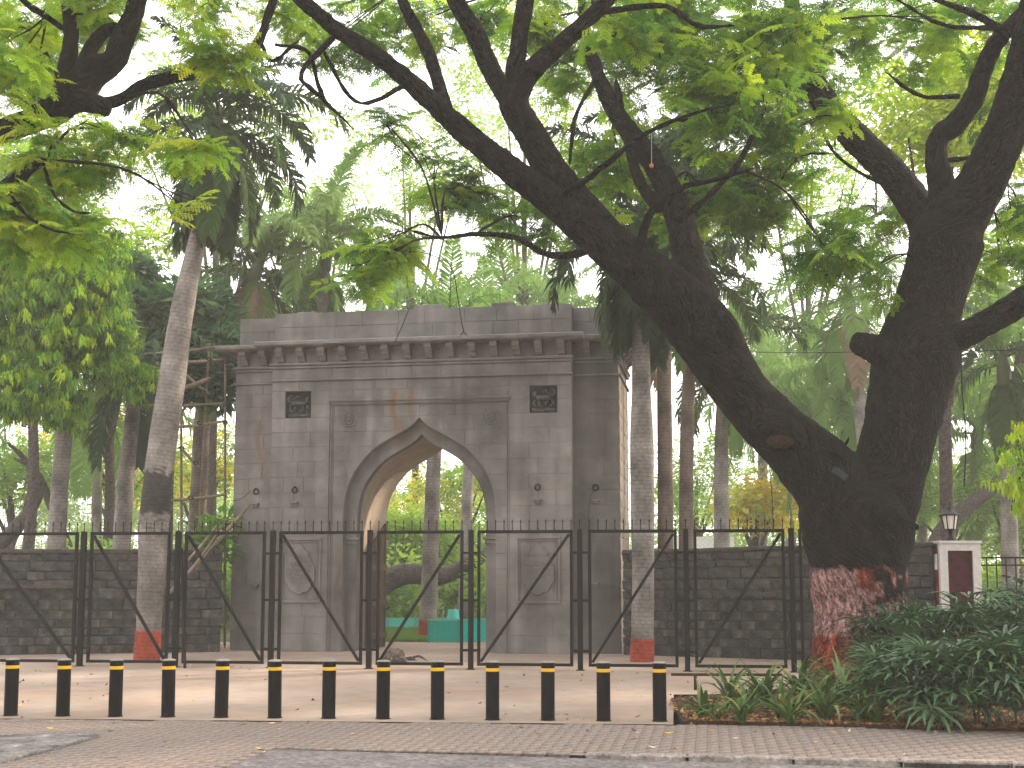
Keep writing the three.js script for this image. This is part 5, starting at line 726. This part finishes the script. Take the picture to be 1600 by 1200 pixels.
// ---- undergrowth and lawn far behind: nobody could count it
{
  const r = rngOf(61), g = new THREE.Group(); const cl = [];
  for (let i = 0; i < 90; i++) { const D = 40 + r() * 40, u = -100 + r() * 1800; const p = gnd(u, 905 + 1.7 * FOCAL / D); if (D < 44 && u > 560 && u < 800) continue; cl.push([V(p.x, 0.8 + r() * 0.8, p.z), [1.6, 1.0, 1.4], 14]); }
  for (let i = 0; i < 130; i++) { const D = 84 + r() * 26, u = -200 + r() * 2000; const p = gnd(u, 905 + 1.7 * FOCAL / D); cl.push([V(p.x, 2 + r() * 7, p.z), [4, 2.6, 3], 16]); }
  g.name = 'undergrowth'; scene.add(g); tag(g, 'hazy green shrubs and far thicket filling the garden background', 'undergrowth', null, 'stuff');
  foliage(g, 'foliage', FAR, cl, [...PALEG, [0.15, 0.29, 0.04]], 62, { scale: 1 });
  // grass
  const bl = Tri(); for (let i = 0; i < 40; i++) { const a = r() * 6.28, b = V((r() - 0.5) * 0.4, 0, (r() - 0.5) * 0.4); leaflet(bl, b, V(Math.cos(a) * 0.5, 1, Math.sin(a) * 0.5).normalize(), V(-Math.sin(a), 0, Math.cos(a)), 0.10 + r() * 0.08, 0.007); }
  const gg = toGeo(bl), N = 2600, im = new THREE.InstancedMesh(gg, leafMat([0.13, 0.24, 0.03], 0.4), N), o = new THREE.Object3D(); for (let i = 0; i < N; i++) { const u = 470 + r() * 330, v = 965 + Math.pow(r(), 0.6) * 38, p = gnd(u, v); if (v > 1003) p.z -= 1; if (p.x > -2.05 && p.z > -36) p.x -= 2; o.position.set(p.x, 0.0, p.z); o.rotation.y = r() * 6; o.updateMatrix(); im.setMatrixAt(i, o.matrix); }
  im.name = 'grass'; scene.add(im); tag(im, 'bright green lawn grass seen through the arch', 'grass', null, 'stuff');
  const law = gnd(650, 1003.5); tag(part('lawn', sheet([[-16, -0.004, law.z - 0.0], [20, -0.004, law.z - 0.0], [40, -0.004, -70], [-40, -0.004, -70]]), std([0.13, 0.17, 0.045], { map: rep(grainMap, 0.8) })), 'green lawn beyond the archway', 'lawn', null, 'structure');
}
// a pale building glimpsed behind the wall
{
  const b = thing('garden_house', 'white house with orange wall glimpsed behind the palms', 'house', V(at(1100, 860, 62).x, 0, -62)); M.houseW = std([0.75, 0.73, 0.72]); M.houseO = std([0.55, 0.22, 0.12]);
  part('wall', box(3.4, 2.4, 3, 0, 1.2, -1.5), M.houseO, b); part('roof', box(4.0, 0.25, 3.6, 0, 2.75, -1.5), M.houseW, b); part('upper_wall', box(3.0, 0.9, 2.6, 0, 3.3, -1.5), M.houseW, b); part('window', box(0.9, 1.0, 0.08, -0.7, 1.35, 0.02), std([0.1, 0.1, 0.11], { roughness: 0.2 }), b); part('door', box(0.9, 2.0, 0.07, 0.8, 1.0, 0.02), std([0.2, 0.12, 0.08]), b);
}
// ------------------------------------------------------------------ planted bed in front: soil, litter, lilies and lady palms
{
  const r = rngOf(91);
  const bed = [[2.02, 0.02, -15.5], [5.78, 0.02, -14.72], [12, 0.02, -13.42], [13, 0.02, -22.6], [7, 0.02, -22.0], [3.6, 0.02, -19.6], [2.25, 0.02, -18.4]];
  const sh = new THREE.Shape(bed.map(p => new THREE.Vector2(p[0], -p[2]))); const g = new THREE.ExtrudeGeometry(sh, { depth: 0.05, bevelEnabled: false }); g.rotateX(-Math.PI / 2); g.translate(0, -0.022, 0);
  M.bed = std([0.15, 0.09, 0.058], { map: rep(grainMap, 1.5), bumpMap: rep(grainBump, 2.5), bumpScale: 0.05 });
  tag(part('planting_bed', boxUV(g), M.bed), 'brown earth planting bed around the big tree', 'planting bed', null, 'structure');
  const T = Tri(); leaflet(T, V(-0.03, 0, 0), V(1, 0.1, 0).normalize(), V(0, 0, 1), 0.065, 0.016, 0.6); const lg = toGeo(T), lm = new THREE.MeshPhysicalMaterial({ specularIntensity: 0.25, side: THREE.DoubleSide, roughness: 0.9 });
  const litter = (name, label, n, f, cols) => { const im = new THREE.InstancedMesh(lg, lm, n), o = new THREE.Object3D(); for (let i = 0; i < n; i++) { const p = f(); o.position.copy(p); o.rotation.set((r() - 0.5) * 0.7, r() * 6.28, (r() - 0.5) * 0.7); o.scale.setScalar(0.6 + r() * 1.1); o.updateMatrix(); im.setMatrixAt(i, o.matrix); const c = cols[Math.floor(r() * cols.length)]; im.setColorAt(i, new THREE.Color().setRGB(...c)); } im.name = name; scene.add(im); im.receiveShadow = im.castShadow = true; tag(im, label, 'leaf litter', null, 'stuff'); };
  litter('bed_litter', 'dry orange brown leaf litter over the planting bed', 2600, () => { const t = r(), u = r(); return V(2.1 + t * 5.2, 0.04, -15.46 + 0.207 * t * 5.2 - u * u * 3.4 - 0.05); }, [[0.30, 0.13, 0.05], [0.2, 0.09, 0.04], [0.4, 0.22, 0.09], [0.10, 0.06, 0.035]]);
  litter('fallen_leaves', 'scattered dry leaves on the forecourt and footway', 260, () => { const z = -12.6 - Math.pow(r(), 0.8) * 14; return V((r() - 0.5) * 13 * (-z / 15), 0.012, z); }, [[0.32, 0.2, 0.1], [0.2, 0.12, 0.07], [0.5, 0.42, 0.3], [0.6, 0.42, 0.06], [0.14, 0.09, 0.06]]);
  // strap leaf for the lilies: bent blade with a keel
  const strap = (L, w, rise, bend, sd) => { const q = rngOf(sd), P = []; let a = rise, p = V(0, 0, 0), prev = null; const n = 7; for (let i = 0; i <= n; i++) { const t = i / n, ww = w * Math.sin(Math.PI * Math.min(0.98, 0.16 + 0.84 * t)) ** 0.7 * (1 - t * t * 0.7) + 0.001, d = V(Math.cos(a), Math.sin(a), 0), up = V(-d.y, d.x, 0); const c = [p.clone().add(V(0, 0, ww)).addScaledVector(up, ww * 0.35), p.clone(), p.clone().add(V(0, 0, -ww)).addScaledVector(up, ww * 0.35)]; if (prev) for (const k of [0, 1]) P.push(prev[k], c[k], c[k + 1], prev[k], c[k + 1], prev[k + 1]); prev = c; p.addScaledVector(d, L / n); a -= bend / n * (0.5 + t) + (q() - 0.5) * 0.08; } return toGeo({ p: P }); };
  const straps = [strap(0.62, 0.030, 1.25, 1.9, 1), strap(0.7, 0.032, 1.05, 1.9, 2), strap(0.55, 0.028, 1.35, 1.2, 3), strap(0.5, 0.026, 0.8, 1.7, 4), strap(0.66, 0.03, 0.95, 2.3, 5)];
  const lilyM = [leafMat([0.085, 0.15, 0.035], 0.25, { roughness: 0.55 }), leafMat([0.06, 0.115, 0.028], 0.25, { roughness: 0.55 }), leafMat([0.16, 0.22, 0.08], 0.3, { roughness: 0.55 }), leafMat([0.36, 0.30, 0.07], 0.3, { roughness: 0.7 })];
  const lily = (u, v, n, s, label) => { const p = gnd(u, v), t = thing('lily_clump', label, 'plant', V(p.x, 0.025, p.z), 0, 'strap leaved lilies at the foot of big tree'); n = Math.round(n * 1.5); for (let i = 0; i < n; i++) { const m = part('leaf', straps[Math.floor(r() * 5)], lilyM[r() < 0.04 ? 3 : r() < 0.25 ? 2 : r() < 0.5 ? 1 : 0], t); m.rotation.set((r() - 0.5) * 0.35, i * 2.4 + r() * 0.5, (r() - 0.5) * 0.5); m.scale.setScalar(s * 1.3 * (0.7 + r() * 0.55)); m.position.set((r() - 0.5) * 0.08, 0, (r() - 0.5) * 0.08); } };
  [[1368, 1134, 16, 0.7, 'lily tuft at the foot of the nearest lady palm'], [1235, 1133, 16, 0.65, 'lily tuft spilling over the middle of the bed edge'], [1098, 1122, 16, 0.62, 'lily clump at the bed corner beside the last bollard'], [1140, 1108, 20, 0.85, 'tall lily clump right in front of the low rail'], [1160, 1132, 14, 0.55, 'small lily tuft at the bed edge, second from bed corner'], [1192, 1106, 20, 0.95, 'lily clump with upright blades behind the bed edge'], [1222, 1124, 18, 0.8, 'lily clump in the middle of the lily patch'], [1252, 1100, 20, 0.95, 'lily clump at the back before fence foot'], [1290, 1128, 20, 0.85, 'lily clump reaching over bed edge before painted trunk'], [1318, 1106, 22, 1.05, 'tallest lily clump standing before the painted trunk'], [1345, 1130, 18, 0.8, 'lily clump with drooping blades beside lady palms'], [1275, 1112, 16, 0.8, 'lily clump half hidden behind the edge clumps'], [1172, 1118, 14, 0.7, 'lily clump between low rail and bed edge'], [1118, 1128, 12, 0.5, 'lowest lily tuft close to the bed corner']].forEach(a => lily(...a));
  // lady palms: stems with hand-shaped leaves
  const hand = (sd) => { const q = rngOf(sd), P = []; const n = 8; for (let i = 0; i < n; i++) { const a = (i / (n - 1) - 0.5) * 3.7 + (q() - 0.5) * 0.12, d = V(Math.cos(a), 0, Math.sin(a)), s = V(-d.z, 0, d.x), L = 0.38 * (1 - 0.22 * Math.abs(i / (n - 1) - 0.5) * 2) * (0.9 + q() * 0.2), w = 0.018; let p = V(0, 0, 0), prev = null, el = 0.5; for (let k = 0; k <= 3; k++) { const t = k / 3, ww = [0.006, w, w * 0.9, 0.002][k], dd = V(d.x * Math.cos(el), Math.sin(el), d.z * Math.cos(el)); const c = [p.clone().addScaledVector(s, ww).add(V(0, ww * 0.4, 0)), p.clone(), p.clone().addScaledVector(s, -ww).add(V(0, ww * 0.4, 0))]; if (prev) for (const m of [0, 1]) P.push(prev[m], c[m], c[m + 1], prev[m], c[m + 1], prev[m + 1]); prev = c; p.addScaledVector(dd, L / 3); el -= 0.30 + q() * 0.2; } } return toGeo({ p: P }); };
  const hands = [hand(1), hand(2), hand(3)], handM = [leafMat([0.057, 0.119, 0.049], 0.15, { roughness: 0.6, specularIntensity: 0.8 }), leafMat([0.041, 0.086, 0.041], 0.15, { roughness: 0.6, specularIntensity: 0.8 }), leafMat([0.084, 0.162, 0.062], 0.2, { roughness: 0.45 })];
  M.cane = std([0.05, 0.055, 0.03]);
  const lady = (u, v, n, h, w, label) => { const p = gnd(u, v), t = thing('lady_palm', label, 'plant', V(p.x, 0.02, p.z), 0, 'dark lady palms beside the big tree'); for (let i = 0; i < 7; i++) part('stem', bar(V((r() - 0.5) * 0.3, 0, (r() - 0.5) * 0.3), V((r() - 0.5) * w * 1.2, h * (0.55 + r() * 0.35), (r() - 0.5) * w * 1.2), 0.018, 0.024, 5), M.cane, t); n = Math.round(n * 1.35); h *= 1.1; for (let i = 0; i < n; i++) { const a = i * 2.4 + r(), e = Math.pow(r(), 0.7), R = w * (0.35 + 0.65 * Math.sqrt(r())), y = h * (0.14 + 0.86 * e) * (1 - 0.25 * (R / w) ** 2); const m = part('leaf', hands[Math.floor(r() * 3)], handM[Math.floor(r() * 3)], t); m.position.set(Math.cos(a) * R, y, Math.sin(a) * R); m.rotation.order = 'YXZ'; m.rotation.set((r() - 0.5) * 0.7, -a + (r() - 0.5) * 0.9, 0.15 - 0.5 * (1 - e) + (r() - 0.5) * 0.7); m.scale.setScalar(0.95 + r() * 0.5); } };
  [[1412, 1131, 46, 0.80, 0.42, 'lady palm nearest the lilies at the bed edge'], [1478, 1136, 50, 0.9, 0.45, 'lady palm at bed edge, second from the lilies'], [1545, 1139, 50, 0.9, 0.45, 'lady palm at bed edge, third from the lilies'], [1612, 1141, 46, 0.95, 0.45, 'lady palm at bed edge by the frame side'], [1400, 1098, 44, 1.2, 0.45, 'lady palm close against the painted trunk'], [1455, 1096, 48, 1.35, 0.5, 'lady palm in the second row behind the edge'], [1520, 1096, 48, 1.45, 0.5, 'tall lady palm below the lantern pillar'], [1585, 1094, 48, 1.6, 0.5, 'tallest lady palm under the iron railing'], [1640, 1090, 40, 1.65, 0.5, 'tall lady palm past the railing start']].forEach(a => lady(...a));
}
// debris heap of dry palm sheaths at the fence foot
{
  const p = gnd(622, 1035), t = thing('debris_heap', 'heap of dry palm sheaths and rags at the fence foot', 'debris heap', V(p.x, 0, p.z + 0.0)), r = rngOf(17); const cols = [[0.32, 0.24, 0.18], [0.22, 0.17, 0.14], [0.48, 0.42, 0.38], [0.14, 0.10, 0.08]].map(c => std(c, { map: rep(grainMap, 3), side: THREE.DoubleSide }));
  const md = new THREE.SphereGeometry(1, 24, 14); const a = md.attributes.position; for (let i = 0; i < a.count; i++) { const k = 1 + 0.5 * fbm(a.getX(i) * 2.2, a.getY(i) * 2.2, a.getZ(i) * 2.2, 4); a.setXYZ(i, a.getX(i) * 0.24 * k - 0.08, Math.max(-0.02, a.getY(i) * 0.22 * k + 0.06), a.getZ(i) * 0.22 * k); } md.computeVertexNormals(); part('mound', md, cols[0], t);
  for (let i = 0; i < 16; i++) { const an = r() * 3.14, L = 0.2 + r() * 0.3, x = (r() - 0.5) * 0.5; const g = limb([V(x, 0.03 + r() * 0.1, 0.12), V(x + Math.cos(an) * L * 0.5, 0.06 + r() * 0.12, 0.16 + r() * 0.1), V(x + Math.cos(an) * L, 0.02 + r() * 0.08, 0.18 + r() * 0.2)], [0.012, 0.035, 0.004], { radial: 6, step: 0.04, noise: 0.3, freq: 8, capStart: true }); g.scale(1, 0.8, 1); part('dry_sheath', g, cols[1 + i % 3], t); }
}
renderer.render(scene, camera);
